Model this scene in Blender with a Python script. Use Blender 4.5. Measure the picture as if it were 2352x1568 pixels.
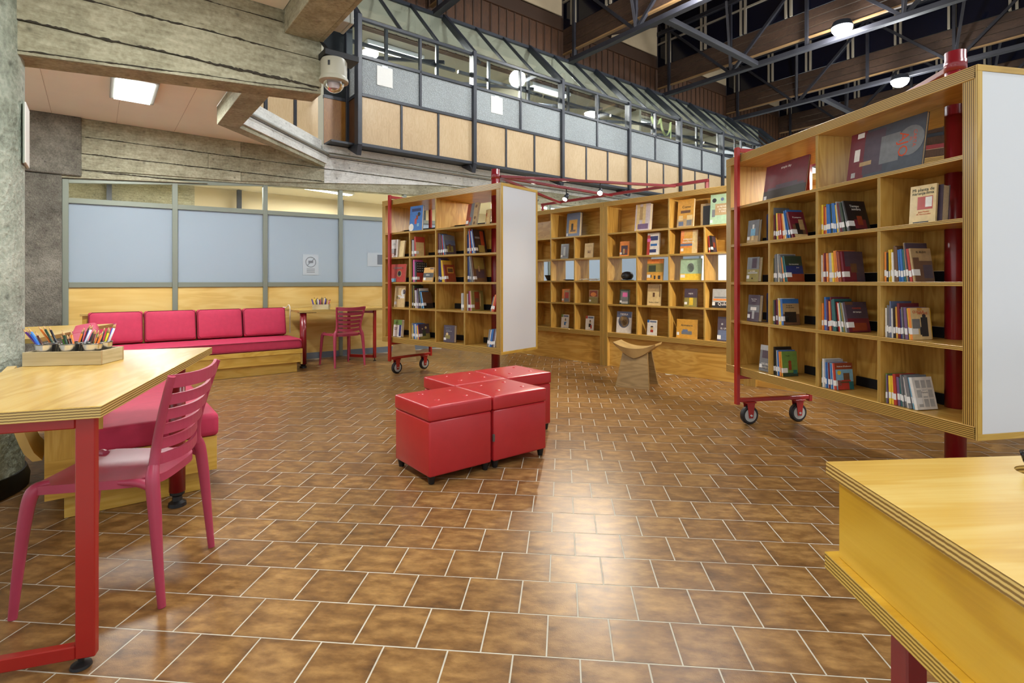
import bpy, bmesh, math, random
from mathutils import Matrix, Vector
random.seed(11)
for _o in list(bpy.data.objects):
    bpy.data.objects.remove(_o)
S = bpy.context.scene
COL = S.collection
R = math.radians
# ------------------------------------------------------------------ camera, world, exposure
FPX, HORIZON, EYE = 1220.0, 648.0, 1.15
cd = bpy.data.cameras.new('camera')
cam = bpy.data.objects.new('camera', cd)
COL.objects.link(cam)
cam.location = (0, 0, EYE)
cam.rotation_euler = (R(90), 0, 0)
cd.sensor_width = 36
cd.lens = FPX / 2352 * 36
cd.shift_y = -(784 - HORIZON) / 2352
cd.clip_start = 0.05
S.camera = cam
S.view_settings.view_transform = 'Standard'
S.view_settings.look = 'None'
S.view_settings.gamma = 1
S.view_settings.use_curve_mapping = False
S.view_settings.exposure = 0.0
W = bpy.data.worlds.new('world')
S.world = W
W.use_nodes = True
W.node_tree.nodes['Background'].inputs[0].default_value = (0.92, 0.96, 1.0, 1)
W.node_tree.nodes['Background'].inputs[1].default_value = 1.1
LAMP_W = {'flood': 240, 'soffit': 26, 'spot': 150, 'office': 230, 'mezzanine': 430}
S.cycles.max_bounces = 4
S.cycles.diffuse_bounces = 4
S.cycles.glossy_bounces = 2
S.cycles.use_adaptive_sampling = True
S.cycles.adaptive_threshold = 0.1
S.cycles.use_light_tree = False
S.cycles.transparent_max_bounces = 10
S.cycles.caustics_reflective = False
S.cycles.caustics_refractive = False
S.cycles.sample_clamp_indirect = 6.0

# ------------------------------------------------------------------ node helpers and materials
MATS = {}


def nd(nt, typ, ins=None, **props):
    n = nt.nodes.new(typ)
    for k, v in props.items():
        setattr(n, k, v)
    for k, v in (ins or {}).items():
        if isinstance(v, bpy.types.NodeSocket):
            nt.links.new(v, n.inputs[k])
        else:
            n.inputs[k].default_value = v
    return n


def ramp(nt, fac, stops, interp='LINEAR'):
    n = nt.nodes.new('ShaderNodeValToRGB')
    n.color_ramp.interpolation = interp
    while len(n.color_ramp.elements) < len(stops):
        n.color_ramp.elements.new(0.5)
    for e, (p, c) in zip(n.color_ramp.elements, stops):
        e.position = p
        e.color = (*c, 1)
    nt.links.new(fac, n.inputs[0])
    return n.outputs[0]


def newmat(name):
    m = bpy.data.materials.new(name)
    m.use_nodes = True
    nt = m.node_tree
    b = nt.nodes['Principled BSDF']
    MATS[name] = m
    return m, nt, b


def rgb(r, g, b):
    f = lambda c: (c / 255 / 12.92) if c / 255 <= 0.04045 else ((c / 255 + 0.055) / 1.055) ** 2.4
    return (f(r), f(g), f(b))


def plain(name, col, rough=0.5, metal=0.0, coat=0.0, var=0.0, scale=40.0, bump=0.0, emit=0.0, spec=0.5):
    if name in MATS:
        return MATS[name]
    m, nt, b = newmat(name)
    b.inputs['Base Color'].default_value = (*col, 1)
    b.inputs['Roughness'].default_value = rough
    b.inputs['Metallic'].default_value = metal
    b.inputs['Coat Weight'].default_value = coat
    b.inputs['Coat Roughness'].default_value = 0.15
    b.inputs['Specular IOR Level'].default_value = spec
    if emit:
        b.inputs['Emission Color'].default_value = (*col, 1)
        b.inputs['Emission Strength'].default_value = emit
    if var or bump:
        tc = nd(nt, 'ShaderNodeTexCoord')
        no = nd(nt, 'ShaderNodeTexNoise', {'Vector': tc.outputs['Object'], 'Scale': scale, 'Detail': 4.0})
        if var:
            lo = tuple(c * (1 - var) for c in col)
            hi = tuple(min(1, c * (1 + var)) for c in col)
            nt.links.new(ramp(nt, no.outputs['Fac'], [(0.3, lo), (0.7, hi)]), b.inputs['Base Color'])
        if bump:
            bp = nd(nt, 'ShaderNodeBump', {'Height': no.outputs['Fac'], 'Strength': bump, 'Distance': 0.01})
            nt.links.new(bp.outputs[0], b.inputs['Normal'])
    return m


def plywood(name, dark, mid, light, edge_d, edge_l, period=0.008, rough=0.32, coat=0.15, knots=True, gs=1.0, bump=0.05):
    """Veneered plywood: grain on the broad faces (local z = thickness), layers on the edges."""
    m, nt, b = newmat(name)
    tc = nd(nt, 'ShaderNodeTexCoord')
    oi = nd(nt, 'ShaderNodeObjectInfo')
    sh = nd(nt, 'ShaderNodeVectorMath', {0: tc.outputs['Object']}, operation='ADD')
    off = nd(nt, 'ShaderNodeMath', {0: oi.outputs['Random'], 1: 23.0}, operation='MULTIPLY')
    nt.links.new(off.outputs[0], sh.inputs[1])
    mp = nd(nt, 'ShaderNodeMapping', {'Vector': sh.outputs[0], 'Scale': (0.9 * gs, 5.0 * gs, 0.4)})
    n1 = nd(nt, 'ShaderNodeTexNoise', {'Vector': mp.outputs[0], 'Scale': 1.6, 'Detail': 3.0, 'Distortion': 0.8})
    wv = nd(nt, 'ShaderNodeMath', {0: n1.outputs['Fac'], 1: 34.0}, operation='MULTIPLY')
    sn = nd(nt, 'ShaderNodeMath', {0: wv.outputs[0]}, operation='SINE')
    mp2 = nd(nt, 'ShaderNodeMapping', {'Vector': sh.outputs[0], 'Scale': (3.0, 90.0, 3.0)})
    n2 = nd(nt, 'ShaderNodeTexNoise', {'Vector': mp2.outputs[0], 'Scale': 1.5, 'Detail': 3.0})
    n3 = nd(nt, 'ShaderNodeTexNoise', {'Vector': sh.outputs[0], 'Scale': 1.7, 'Detail': 2.0})
    a = nd(nt, 'ShaderNodeMath', {0: sn.outputs[0], 1: 0.10, 2: 0.34}, operation='MULTIPLY_ADD')
    a2 = nd(nt, 'ShaderNodeMath', {0: n2.outputs['Fac'], 1: 0.22, 2: a.outputs[0]}, operation='MULTIPLY_ADD')
    a3 = nd(nt, 'ShaderNodeMath', {0: n3.outputs['Fac'], 1: 0.55, 2: a2.outputs[0]}, operation='MULTIPLY_ADD')
    a4 = nd(nt, 'ShaderNodeMath', {0: a3.outputs[0], 1: 0.2}, operation='SUBTRACT')
    face = ramp(nt, a4.outputs[0], [(0.22, dark), (0.5, mid), (0.8, light)])
    sz = nd(nt, 'ShaderNodeSeparateXYZ', {0: tc.outputs['Object']})
    k = nd(nt, 'ShaderNodeMath', {0: sz.outputs['Z'], 1: 2 * math.pi / period}, operation='MULTIPLY')
    k2 = nd(nt, 'ShaderNodeMath', {0: n2.outputs['Fac'], 1: 1.5, 2: k.outputs[0]}, operation='MULTIPLY_ADD')
    k3 = nd(nt, 'ShaderNodeMath', {0: k2.outputs[0]}, operation='SINE')
    k4 = nd(nt, 'ShaderNodeMath', {0: k3.outputs[0], 1: 0.5, 2: 0.5}, operation='MULTIPLY_ADD')
    edge = ramp(nt, k4.outputs[0], [(0.25, edge_d), (0.75, edge_l)])
    nz = nd(nt, 'ShaderNodeSeparateXYZ', {0: tc.outputs['Normal']})
    ab = nd(nt, 'ShaderNodeMath', {0: nz.outputs['Z']}, operation='ABSOLUTE')
    st = nd(nt, 'ShaderNodeMath', {0: ab.outputs[0], 1: 0.55}, operation='GREATER_THAN')
    mx = nd(nt, 'ShaderNodeMixRGB', {0: st.outputs[0], 1: edge, 2: face})
    nt.links.new(mx.outputs[0], b.inputs['Base Color'])
    b.inputs['Roughness'].default_value = rough
    b.inputs['Coat Weight'].default_value = coat
    b.inputs['Coat Roughness'].default_value = 0.2
    bp = nd(nt, 'ShaderNodeBump', {'Height': a4.outputs[0], 'Strength': bump, 'Distance': 0.003})
    nt.links.new(bp.outputs[0], b.inputs['Normal'])
    return m


def concrete(name, cols, bump=0.5, grain=60.0, boards=False):
    m, nt, b = newmat(name)
    tc = nd(nt, 'ShaderNodeTexCoord')
    v = tc.outputs['Object']
    n1 = nd(nt, 'ShaderNodeTexNoise', {'Vector': v, 'Scale': 1.6, 'Detail': 6.0, 'Roughness': 0.65})
    mp = nd(nt, 'ShaderNodeMapping', {'Vector': v, 'Scale': (1.0, 1.0, 5.0) if boards else (1, 1, 1)})
    n2 = nd(nt, 'ShaderNodeTexNoise', {'Vector': mp.outputs[0], 'Scale': 7.0, 'Detail': 6.0, 'Roughness': 0.7})
    n3 = nd(nt, 'ShaderNodeTexNoise', {'Vector': v, 'Scale': grain, 'Detail': 3.0})
    vo = nd(nt, 'ShaderNodeTexVoronoi', {'Vector': v, 'Scale': grain * 0.16})
    a = nd(nt, 'ShaderNodeMath', {0: n1.outputs['Fac'], 1: 0.5}, operation='MULTIPLY')
    a2 = nd(nt, 'ShaderNodeMath', {0: n2.outputs['Fac'], 1: 0.5, 2: a.outputs[0]}, operation='MULTIPLY_ADD')
    a3 = nd(nt, 'ShaderNodeMath', {0: n3.outputs['Fac'], 1: 0.3, 2: a2.outputs[0]}, operation='MULTIPLY_ADD')
    a4 = nd(nt, 'ShaderNodeMath', {0: a3.outputs[0], 1: 0.15}, operation='SUBTRACT')
    c = ramp(nt, a4.outputs[0], [(0.32, cols[0]), (0.5, cols[1]), (0.68, cols[2])])
    pit = ramp(nt, vo.outputs['Distance'], [(0.0, (0.22, 0.22, 0.22)), (0.16, (1, 1, 1))])
    mx = nd(nt, 'ShaderNodeMixRGB', {0: 0.75, 1: c, 2: pit}, blend_type='MULTIPLY')
    vk = nd(nt, 'ShaderNodeTexVoronoi', {'Vector': mp.outputs[0], 'Scale': 3.2})
    kn = ramp(nt, vk.outputs['Distance'], [(0.035, (0.16, 0.14, 0.12)), (0.09, (1, 1, 1))])
    mx = nd(nt, 'ShaderNodeMixRGB', {0: 0.8 if boards else 0.0, 1: mx.outputs[0], 2: kn}, blend_type='MULTIPLY')
    nt.links.new(mx.outputs[0], b.inputs['Base Color'])
    b.inputs['Roughness'].default_value = 0.85
    h = nd(nt, 'ShaderNodeMath', {0: n3.outputs['Fac'], 1: 0.6, 2: n2.outputs['Fac']}, operation='MULTIPLY_ADD')
    bp = nd(nt, 'ShaderNodeBump', {'Height': h.outputs[0], 'Strength': bump, 'Distance': 0.02})
    nt.links.new(bp.outputs[0], b.inputs['Normal'])
    return m


def glass(name, tint, rough=0.02, refl=0.12):
    m, nt, b = newmat(name)
    out = nt.nodes['Material Output']
    tr = nd(nt, 'ShaderNodeBsdfTransparent', {0: (*tint, 1)})
    gl = nd(nt, 'ShaderNodeBsdfGlossy', {0: (1, 1, 1, 1), 'Roughness': rough})
    fr = nd(nt, 'ShaderNodeFresnel', {0: 1.45})
    mul = nd(nt, 'ShaderNodeMath', {0: fr.outputs[0], 1: refl * 6}, operation='MULTIPLY')
    mx = nd(nt, 'ShaderNodeMixShader', {0: mul.outputs[0], 1: tr.outputs[0], 2: gl.outputs[0]})
    nt.links.new(mx.outputs[0], out.inputs[0])
    return m


def frosted(name, col, trans=0.55, rough=0.35, pattern=0.0):
    m, nt, b = newmat(name)
    out = nt.nodes['Material Output']
    b.inputs['Base Color'].default_value = (*col, 1)
    b.inputs['Roughness'].default_value = rough
    tl = nd(nt, 'ShaderNodeBsdfTranslucent', {0: (*col, 1)})
    mx = nd(nt, 'ShaderNodeMixShader', {0: trans, 1: b.outputs[0], 2: tl.outputs[0]})
    nt.links.new(mx.outputs[0], out.inputs[0])
    if pattern:
        tc = nd(nt, 'ShaderNodeTexCoord')
        vo = nd(nt, 'ShaderNodeTexVoronoi', {'Vector': tc.outputs['Object'], 'Scale': 55.0})
        bp = nd(nt, 'ShaderNodeBump', {'Height': vo.outputs['Distance'], 'Strength': pattern, 'Distance': 0.02})
        nt.links.new(bp.outputs[0], b.inputs['Normal'])
        c = ramp(nt, vo.outputs['Distance'], [(0.0, tuple(x * 1.25 for x in col)), (0.5, tuple(x * 0.75 for x in col))])
        nt.links.new(c, b.inputs['Base Color'])
        nt.links.new(c, tl.inputs[0])
    return m


PLY = plywood('plywood', rgb(152, 108, 42), rgb(194, 150, 70), rgb(218, 180, 100), rgb(112, 84, 34), rgb(200, 166, 88))
PLY_EDGE = plywood('plywood_thick', rgb(152, 108, 42), rgb(194, 150, 70), rgb(218, 180, 100), rgb(96, 70, 26), rgb(196, 160, 84), period=0.0092)
PLY_TOP = plywood('plywood_table', rgb(178, 134, 52), rgb(212, 172, 84), rgb(226, 196, 118), rgb(128, 98, 48), rgb(218, 188, 112), period=0.0078, rough=0.24, coat=0.25, gs=0.8, bump=0.008)
PLY_PALE = plywood('plywood_pale', rgb(200, 158, 78), rgb(222, 186, 108), rgb(234, 206, 134), rgb(150, 116, 60), rgb(214, 184, 120), rough=0.4, coat=0.05, gs=0.5)
PLY_BENCH = plywood('plywood_bench', rgb(168, 128, 44), rgb(204, 164, 70), rgb(222, 188, 100), rgb(140, 108, 48), rgb(214, 184, 110))
VENEER = plywood('veneer_panel', rgb(180, 152, 112), rgb(196, 168, 126), rgb(208, 184, 144), rgb(120, 90, 50), rgb(190, 150, 90), rough=0.45, coat=0.0, gs=3.0)
SIDING = plywood('brown_siding', rgb(56, 36, 22), rgb(78, 50, 30), rgb(98, 64, 38), rgb(46, 30, 18), rgb(70, 46, 28), rough=0.6, coat=0.0, gs=2.0)
RAW = plywood('raw_pine', rgb(150, 134, 98), rgb(182, 168, 130), rgb(204, 194, 158), rgb(140, 112, 76), rgb(190, 166, 124), rough=0.6, coat=0.0)
STOOLW = plywood('carved_wood', rgb(100, 80, 48), rgb(138, 112, 70), rgb(164, 138, 92), rgb(120, 96, 58), rgb(150, 122, 78), period=0.03, rough=0.55, coat=0.0)
CON_BEAM = concrete('board_marked_concrete', [rgb(112, 108, 88), rgb(156, 152, 128), rgb(188, 184, 160)], bump=0.35, grain=45.0, boards=True)
CON_GREY = concrete('rough_grey_concrete', [rgb(104, 112, 100), rgb(162, 172, 158), rgb(204, 212, 198)], bump=1.0, grain=42.0)
CON_PIER = concrete('pier_concrete', [rgb(70, 66, 58), rgb(108, 104, 94), rgb(146, 142, 130)], bump=0.9, grain=70.0)
CON_LIT = concrete('lit_concrete', [rgb(184, 184, 178), rgb(222, 222, 216), rgb(240, 240, 234)], bump=0.25, grain=45.0, boards=True)  # concrete raised in colour to carry the strong light falling on it
SOFFIT = plain('soffit_plaster', rgb(250, 240, 222), 0.8, var=0.02, scale=3)
WHITE = plain('white_enamel', rgb(226, 230, 234), 0.18, coat=0.3)
WHITEWALL = plain('white_wall', rgb(226, 228, 230), 0.7)
RED = plain('red_paint', rgb(128, 22, 30), 0.28, coat=0.3, var=0.06, scale=8)
REDO = plain('red_tube_paint', rgb(160, 32, 28), 0.3, coat=0.2, var=0.05, scale=6)
PINK = plain('rose_plastic', rgb(172, 62, 88), 0.38, var=0.03, scale=30)
CUSH = plain('crimson_fabric', rgb(188, 48, 82), 0.75, var=0.06, scale=20, bump=0.08)
PIPE = plain('crimson_piping', rgb(120, 22, 44), 0.7)
LEATH = plain('red_vinyl', rgb(184, 44, 50), 0.3, var=0.04, scale=14, bump=0.05, coat=0.15)
BLACK = plain('black_plastic', rgb(18, 18, 20), 0.45)
STRIP = plain('black_strip', rgb(16, 17, 20), 0.6)
STEEL = plain('dark_steel', rgb(44, 48, 56), 0.4, var=0.12, scale=12)
TRUSS = plain('truss_steel', rgb(40, 40, 46), 0.5, var=0.2, scale=5)
CHROME = plain('bright_tin', rgb(225, 226, 228), 0.2, metal=1.0)
ALU = plain('grey_green_aluminium', rgb(132, 138, 126), 0.42, metal=0.2)
BASEG = plain('blue_grey_skirting', rgb(112, 122, 134), 0.5)
CREAM = plain('cream_mullion', rgb(150, 140, 122), 0.6)
CREAMW = plain('cream_panel', rgb(176, 158, 128), 0.7, var=0.05, scale=3)
NIGHT = plain('night_glass', rgb(12, 15, 30), 0.12)
GROUT = plain('grout', rgb(196, 190, 174), 0.8, var=0.1, scale=9)
TYRE = plain('tyre_rubber', rgb(26, 24, 26), 0.5)
HUB = plain('wheel_hub', rgb(176, 180, 178), 0.35)
NOTICE = plain('notice_paper', rgb(186, 198, 208), 0.6)
SEATWOOD = plain('carved_seat_wood', rgb(176, 146, 94), 0.5, var=0.14, scale=9)
BENTPLY = plain('bent_plywood', rgb(196, 164, 92), 0.4, var=0.15, scale=6)
DARKGLASS = plain('dark_glass', rgb(40, 44, 46), 0.1)
DIRT = plain('joint_dirt', rgb(52, 46, 36), 0.9, var=0.4, scale=30)
PAPER = plain('paper', rgb(232, 232, 226), 0.7)
PAGES = plain('page_block', rgb(214, 202, 174), 0.8, var=0.08, scale=120)
STICK = plain('sticker_paper', rgb(224, 226, 226), 0.45)
INK = plain('ink', rgb(28, 30, 34), 0.6)
INKG = plain('grey_ink', rgb(120, 128, 138), 0.6)
INKR = plain('red_ink', rgb(196, 74, 34), 0.6)
INKW = plain('white_ink', rgb(236, 234, 228), 0.6)
INKB = plain('dark_teal_ink', rgb(38, 62, 66), 0.6)
TAN = plain('tan_housing', rgb(176, 172, 154), 0.4)
GREYBOX = plain('grey_box_paint', rgb(176, 178, 172), 0.45)
LAMPGLOW = plain('lamp_glow', (1, 1, 1), 0.5, emit=60)
TUBEGLOW = plain('tube_glow', (1, 0.98, 0.94), 0.5, emit=9)
SPOTGLOW = plain('spot_glow', (1, 0.86, 0.66), 0.5, emit=30)
PANELGLOW = plain('panel_glow', (0.95, 1.0, 0.97), 0.5, emit=7)
CLEAR = glass('clear_glass', (0.92, 0.95, 0.94), refl=0.05)
DOME = glass('dome_acrylic', (0.86, 0.88, 0.9), refl=0.25)
FROST = frosted('frosted_glass', rgb(180, 192, 203), 0.5)
TEXTURED = frosted('textured_glass', rgb(228, 234, 236), 0.55, 0.15, pattern=0.9)


def tile_material():
    m, nt, b = newmat('glazed_tile')
    uv = nd(nt, 'ShaderNodeUVMap', uv_map='UVMap')
    oi = nd(nt, 'ShaderNodeObjectInfo')
    at = nd(nt, 'ShaderNodeAttribute', attribute_name='rnd')
    r = nd(nt, 'ShaderNodeMath', {0: oi.outputs['Random'], 1: at.outputs['Fac']}, operation='ADD')
    rr = nd(nt, 'ShaderNodeMath', {0: r.outputs[0], 1: 97.0}, operation='MULTIPLY')
    cb = nd(nt, 'ShaderNodeCombineXYZ', {2: rr.outputs[0]})
    v = nd(nt, 'ShaderNodeVectorMath', {0: uv.outputs[0], 1: cb.outputs[0]}, operation='ADD')
    mp = nd(nt, 'ShaderNodeMapping', {'Vector': v.outputs[0], 'Scale': (1.6, 3.2, 1)})
    n = nd(nt, 'ShaderNodeTexNoise', {'Vector': mp.outputs[0], 'Scale': 1.5, 'Detail': 5.0, 'Roughness': 0.6})
    fr = nd(nt, 'ShaderNodeMath', {0: rr.outputs[0]}, operation='FRACT')
    s = nd(nt, 'ShaderNodeSeparateXYZ', {0: uv.outputs[0]})
    d = None
    for k in ('X', 'Y'):
        q = nd(nt, 'ShaderNodeMath', {0: s.outputs[k], 1: 0.5}, operation='SUBTRACT')
        q = nd(nt, 'ShaderNodeMath', {0: q.outputs[0]}, operation='ABSOLUTE')
        d = q.outputs[0] if d is None else nd(nt, 'ShaderNodeMath', {0: d, 1: q.outputs[0]}, operation='MAXIMUM').outputs[0]
    e = nd(nt, 'ShaderNodeMapRange', {'Value': d, 'From Min': 0.36, 'From Max': 0.5, 'To Min': 0.0, 'To Max': 0.11})
    f1 = nd(nt, 'ShaderNodeMath', {0: fr.outputs[0], 1: 0.10, 2: n.outputs['Fac']}, operation='MULTIPLY_ADD')
    f2 = nd(nt, 'ShaderNodeMath', {0: f1.outputs[0], 1: e.outputs[0]}, operation='SUBTRACT')
    c = ramp(nt, f2.outputs[0], [(0.22, rgb(88, 61, 35)), (0.50, rgb(130, 94, 53)), (0.80, rgb(174, 134, 80))])
    nt.links.new(c, b.inputs['Base Color'])
    b.inputs['Roughness'].default_value = 0.3
    b.inputs['Specular IOR Level'].default_value = 0.36
    n2 = nd(nt, 'ShaderNodeTexNoise', {'Vector': v.outputs[0], 'Scale': 60.0, 'Detail': 2.0})
    bp = nd(nt, 'ShaderNodeBump', {'Height': n2.outputs['Fac'], 'Strength': 0.10, 'Distance': 0.004})
    nt.links.new(bp.outputs[0], b.inputs['Normal'])
    return m


TILE = tile_material()

# ------------------------------------------------------------------ geometry helpers
CACHE = {}


def link(o, parent=None):
    COL.objects.link(o)
    if parent is not None:
        o.parent = parent
    return o


def obj(name, me, m, parent=None, M=None):
    o = bpy.data.objects.new(name, me)
    if m is not None and not me.materials:
        me.materials.append(m)
    link(o, parent)
    if M is not None:
        o.matrix_local = M
    return o


def tag(o, label=None, cat=None, group=None, kind=None):
    for k, v in (('label', label), ('category', cat), ('group', group), ('kind', kind)):
        if v:
            o[k] = v
    return o


def thing(name, label, cat, loc=(0, 0, 0), rz=0.0, group=None):
    o = bpy.data.objects.new(name, None)
    o.empty_display_size = 0.1
    link(o)
    o.location = loc
    o.rotation_euler = (0, 0, rz)
    return tag(o, label, cat, group)


def struct(name, label=None, loc=(0, 0, 0), rz=0.0):
    o = bpy.data.objects.new(name, None)
    link(o)
    o.location = loc
    o.rotation_euler = (0, 0, rz)
    o['kind'] = 'structure'
    if label:
        o['label'] = label
    return o


def pydata(verts, faces, smooth=False):
    me = bpy.data.meshes.new('m')
    me.from_pydata([tuple(v) for v in verts], [], faces)
    me.update()
    if smooth:
        me.polygons.foreach_set('use_smooth', [True] * len(me.polygons))
        me.set_sharp_from_angle(angle=R(42))
    return me


def boxmesh(sx, sy, sz, m, bev=0.0, seg=1):
    key = (round(sx, 4), round(sy, 4), round(sz, 4), m.name, round(bev, 4), seg)
    if key in CACHE:
        return CACHE[key]
    bm = bmesh.new()
    bmesh.ops.create_cube(bm, size=1.0)
    bmesh.ops.scale(bm, vec=(sx, sy, sz), verts=bm.verts)
    if bev > 0:
        bmesh.ops.bevel(bm, geom=bm.edges[:], offset=min(bev, 0.45 * min(sx, sy, sz)), segments=seg, affect='EDGES', profile=0.5)
    me = bpy.data.meshes.new('m')
    bm.to_mesh(me)
    bm.free()
    if seg > 1:
        me.polygons.foreach_set('use_smooth', [True] * len(me.polygons))
    me.materials.append(m)
    CACHE[key] = me
    return me


def box(parent, name, lo, hi, m, bev=0.002, seg=1, rot=None):
    lo, hi = Vector(lo), Vector(hi)
    d = hi - lo
    M = Matrix.Translation((lo + hi) / 2)
    if rot is not None:
        M = M @ rot
    return obj(name, boxmesh(abs(d.x), abs(d.y), abs(d.z), m, bev, seg), m, parent, M)


AX = {'x': Vector((1, 0, 0)), 'y': Vector((0, 1, 0)), 'z': Vector((0, 0, 1))}


def board(parent, name, lo, hi, th, m, bev=0.0015, grain=None):
    """A plank whose local z is its thickness axis TH and local x its grain."""
    lo, hi = Vector(lo), Vector(hi)
    d = hi - lo
    dim = {'x': d.x, 'y': d.y, 'z': d.z}
    rest = [a for a in 'xyz' if a != th]
    g = grain or max(rest, key=lambda a: dim[a])
    o = [a for a in rest if a != g][0]
    ex, ez = AX[g], AX[th]
    ey = ez.cross(ex)
    rot = Matrix((ex, ey, ez)).transposed().to_4x4()
    M = Matrix.Translation((lo + hi) / 2) @ rot
    return obj(name, boxmesh(dim[g], dim[o], dim[th], m, bev), m, parent, M)


def frame_to(a, b, up=Vector((0, 0, 1))):
    a, b = Vector(a), Vector(b)
    z = (b - a).normalized()
    x = up.cross(z)
    if x.length < 1e-4:
        x = Vector((1, 0, 0))
    x.normalize()
    y = z.cross(x)
    return Matrix.Translation((a + b) / 2) @ Matrix((x, y, z)).transposed().to_4x4(), (b - a).length


def bar(parent, name, a, b, w, h, m, bev=0.002):
    """Rectangular bar from a to b; w across, h up."""
    M, L = frame_to(a, b)
    return obj(name, boxmesh(w, h, L, m, bev), m, parent, M)


def cylmesh(r1, r2, L, m, seg=16):
    key = ('cyl', round(r1, 4), round(r2, 4), round(L, 4), m.name, seg)
    if key in CACHE:
        return CACHE[key]
    bm = bmesh.new()
    bmesh.ops.create_cone(bm, cap_ends=True, segments=seg, radius1=r1, radius2=r2, depth=L)
    me = bpy.data.meshes.new('m')
    bm.to_mesh(me)
    bm.free()
    for p in me.polygons:
        p.use_smooth = len(p.vertices) == 4
    me.materials.append(m)
    CACHE[key] = me
    return me


def cyl(parent, name, a, b, r, m, seg=16, r2=None):
    M, L = frame_to(a, b)
    return obj(name, cylmesh(r, r if r2 is None else r2, L, m, seg), m, parent, M)


def hexa(parent, name, p, m):
    """Eight corners: bottom loop then top loop (both counter-clockwise seen from above)."""
    f = [(3, 2, 1, 0), (4, 5, 6, 7), (0, 1, 5, 4), (1, 2, 6, 5), (2, 3, 7, 6), (3, 0, 4, 7)]
    c = sum((Vector(v) for v in p), Vector()) / 8
    return obj(name, pydata([Vector(v) - c for v in p], f), m, parent, Matrix.Translation(c))


def prism(parent, name, poly, z0, z1, m, M=None):
    n = len(poly)
    v = [(x, y, z0) for x, y in poly] + [(x, y, z1) for x, y in poly]
    f = [tuple(range(n - 1, -1, -1)), tuple(range(n, 2 * n))] + [(i, (i + 1) % n, n + (i + 1) % n, n + i) for i in range(n)]
    return obj(name, pydata(v, f), m, parent, M)


def lathe(parent, name, prof, m, seg=24, M=None):
    v, f = [], []
    for r, z in prof:
        for k in range(seg):
            a = 2 * math.pi * k / seg
            v.append((r * math.cos(a), r * math.sin(a), z))
    for i in range(len(prof) - 1):
        for k in range(seg):
            k2 = (k + 1) % seg
            f.append((i * seg + k, i * seg + k2, (i + 1) * seg + k2, (i + 1) * seg + k))
    if prof[0][0] > 1e-5:
        f.append(tuple(range(seg - 1, -1, -1)))
    if prof[-1][0] > 1e-5:
        f.append(tuple((len(prof) - 1) * seg + k for k in range(seg)))
    return obj(name, pydata(v, f, True), m, parent, M)


def catmull(pts, n):
    P = [Vector(p) for p in pts]
    P = [2 * P[0] - P[1]] + P + [2 * P[-1] - P[-2]]
    out = []
    for i in range(1, len(P) - 2):
        a, b, c, d = P[i - 1], P[i], P[i + 1], P[i + 2]
        for k in range(n):
            t = k / n
            out.append(0.5 * ((2 * b) + (c - a) * t + (2 * a - 5 * b + 4 * c - d) * t * t + (3 * b - a - 3 * c + d) * t ** 3))
    out.append(P[-2])
    return out


def sweep(parent, name, pts, rad, m, seg=10, n=6, flat=1.0, closed=False):
    """Tube along a smooth path; RAD a number or one per control point; FLAT squashes the section."""
    path = catmull(pts, n) if n > 1 else [Vector(p) for p in pts]
    L = len(path)
    if not isinstance(rad, (list, tuple)):
        rad = [rad] * len(pts)
    v, f = [], []
    xa = None
    for i, p in enumerate(path):
        t = (path[min(i + 1, L - 1)] - path[max(i - 1, 0)]).normalized()
        if xa is None:
            xa = Vector((0, 0, 1)).cross(t)
            if xa.length < 0.2:
                xa = Vector((1, 0, 0))
        xa = (xa - t * xa.dot(t)).normalized()
        ya = t.cross(xa)
        s = i / (L - 1) * (len(rad) - 1)
        j = min(int(s), len(rad) - 2)
        r = rad[j] + (rad[j + 1] - rad[j]) * (s - j)
        for k in range(seg):
            a = 2 * math.pi * k / seg
            v.append(p + xa * (r * math.cos(a)) + ya * (r * flat * math.sin(a)))
    for i in range(L - 1):
        for k in range(seg):
            k2 = (k + 1) % seg
            f.append((i * seg + k, i * seg + k2, (i + 1) * seg + k2, (i + 1) * seg + k))
    f.append(tuple(range(seg - 1, -1, -1)))
    f.append(tuple((L - 1) * seg + k for k in range(seg)))
    return obj(name, pydata(v, f, True), m, parent)


def cushion_mesh(sx, sy, sz, bulge, r, m):
    """A rounded upholstered block, thin along z, its broad faces bulging."""
    key = ('cu', round(sx, 3), round(sy, 3), round(sz, 3), bulge, r, m.name)
    if key in CACHE:
        return CACHE[key]
    bm = bmesh.new()
    bmesh.ops.create_cube(bm, size=1.0)
    bmesh.ops.scale(bm, vec=(sx, sy, sz), verts=bm.verts)
    bmesh.ops.bevel(bm, geom=bm.edges[:], offset=r, segments=3, affect='EDGES', profile=0.6)
    big = [e for e in bm.edges if e.calc_length() > 0.12]
    bmesh.ops.subdivide_edges(bm, edges=big, cuts=7, use_grid_fill=True)
    for v in bm.verts:
        k = max(0, 1 - (2 * v.co.x / sx) ** 4) * max(0, 1 - (2 * v.co.y / sy) ** 4)
        w = abs(v.co.z) / (sz / 2)
        v.co.z += math.copysign(bulge * k * w, v.co.z)
    me = bpy.data.meshes.new('m')
    bm.to_mesh(me)
    bm.free()
    me.polygons.foreach_set('use_smooth', [True] * len(me.polygons))
    me.materials.append(m)
    CACHE[key] = me
    return me


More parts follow.
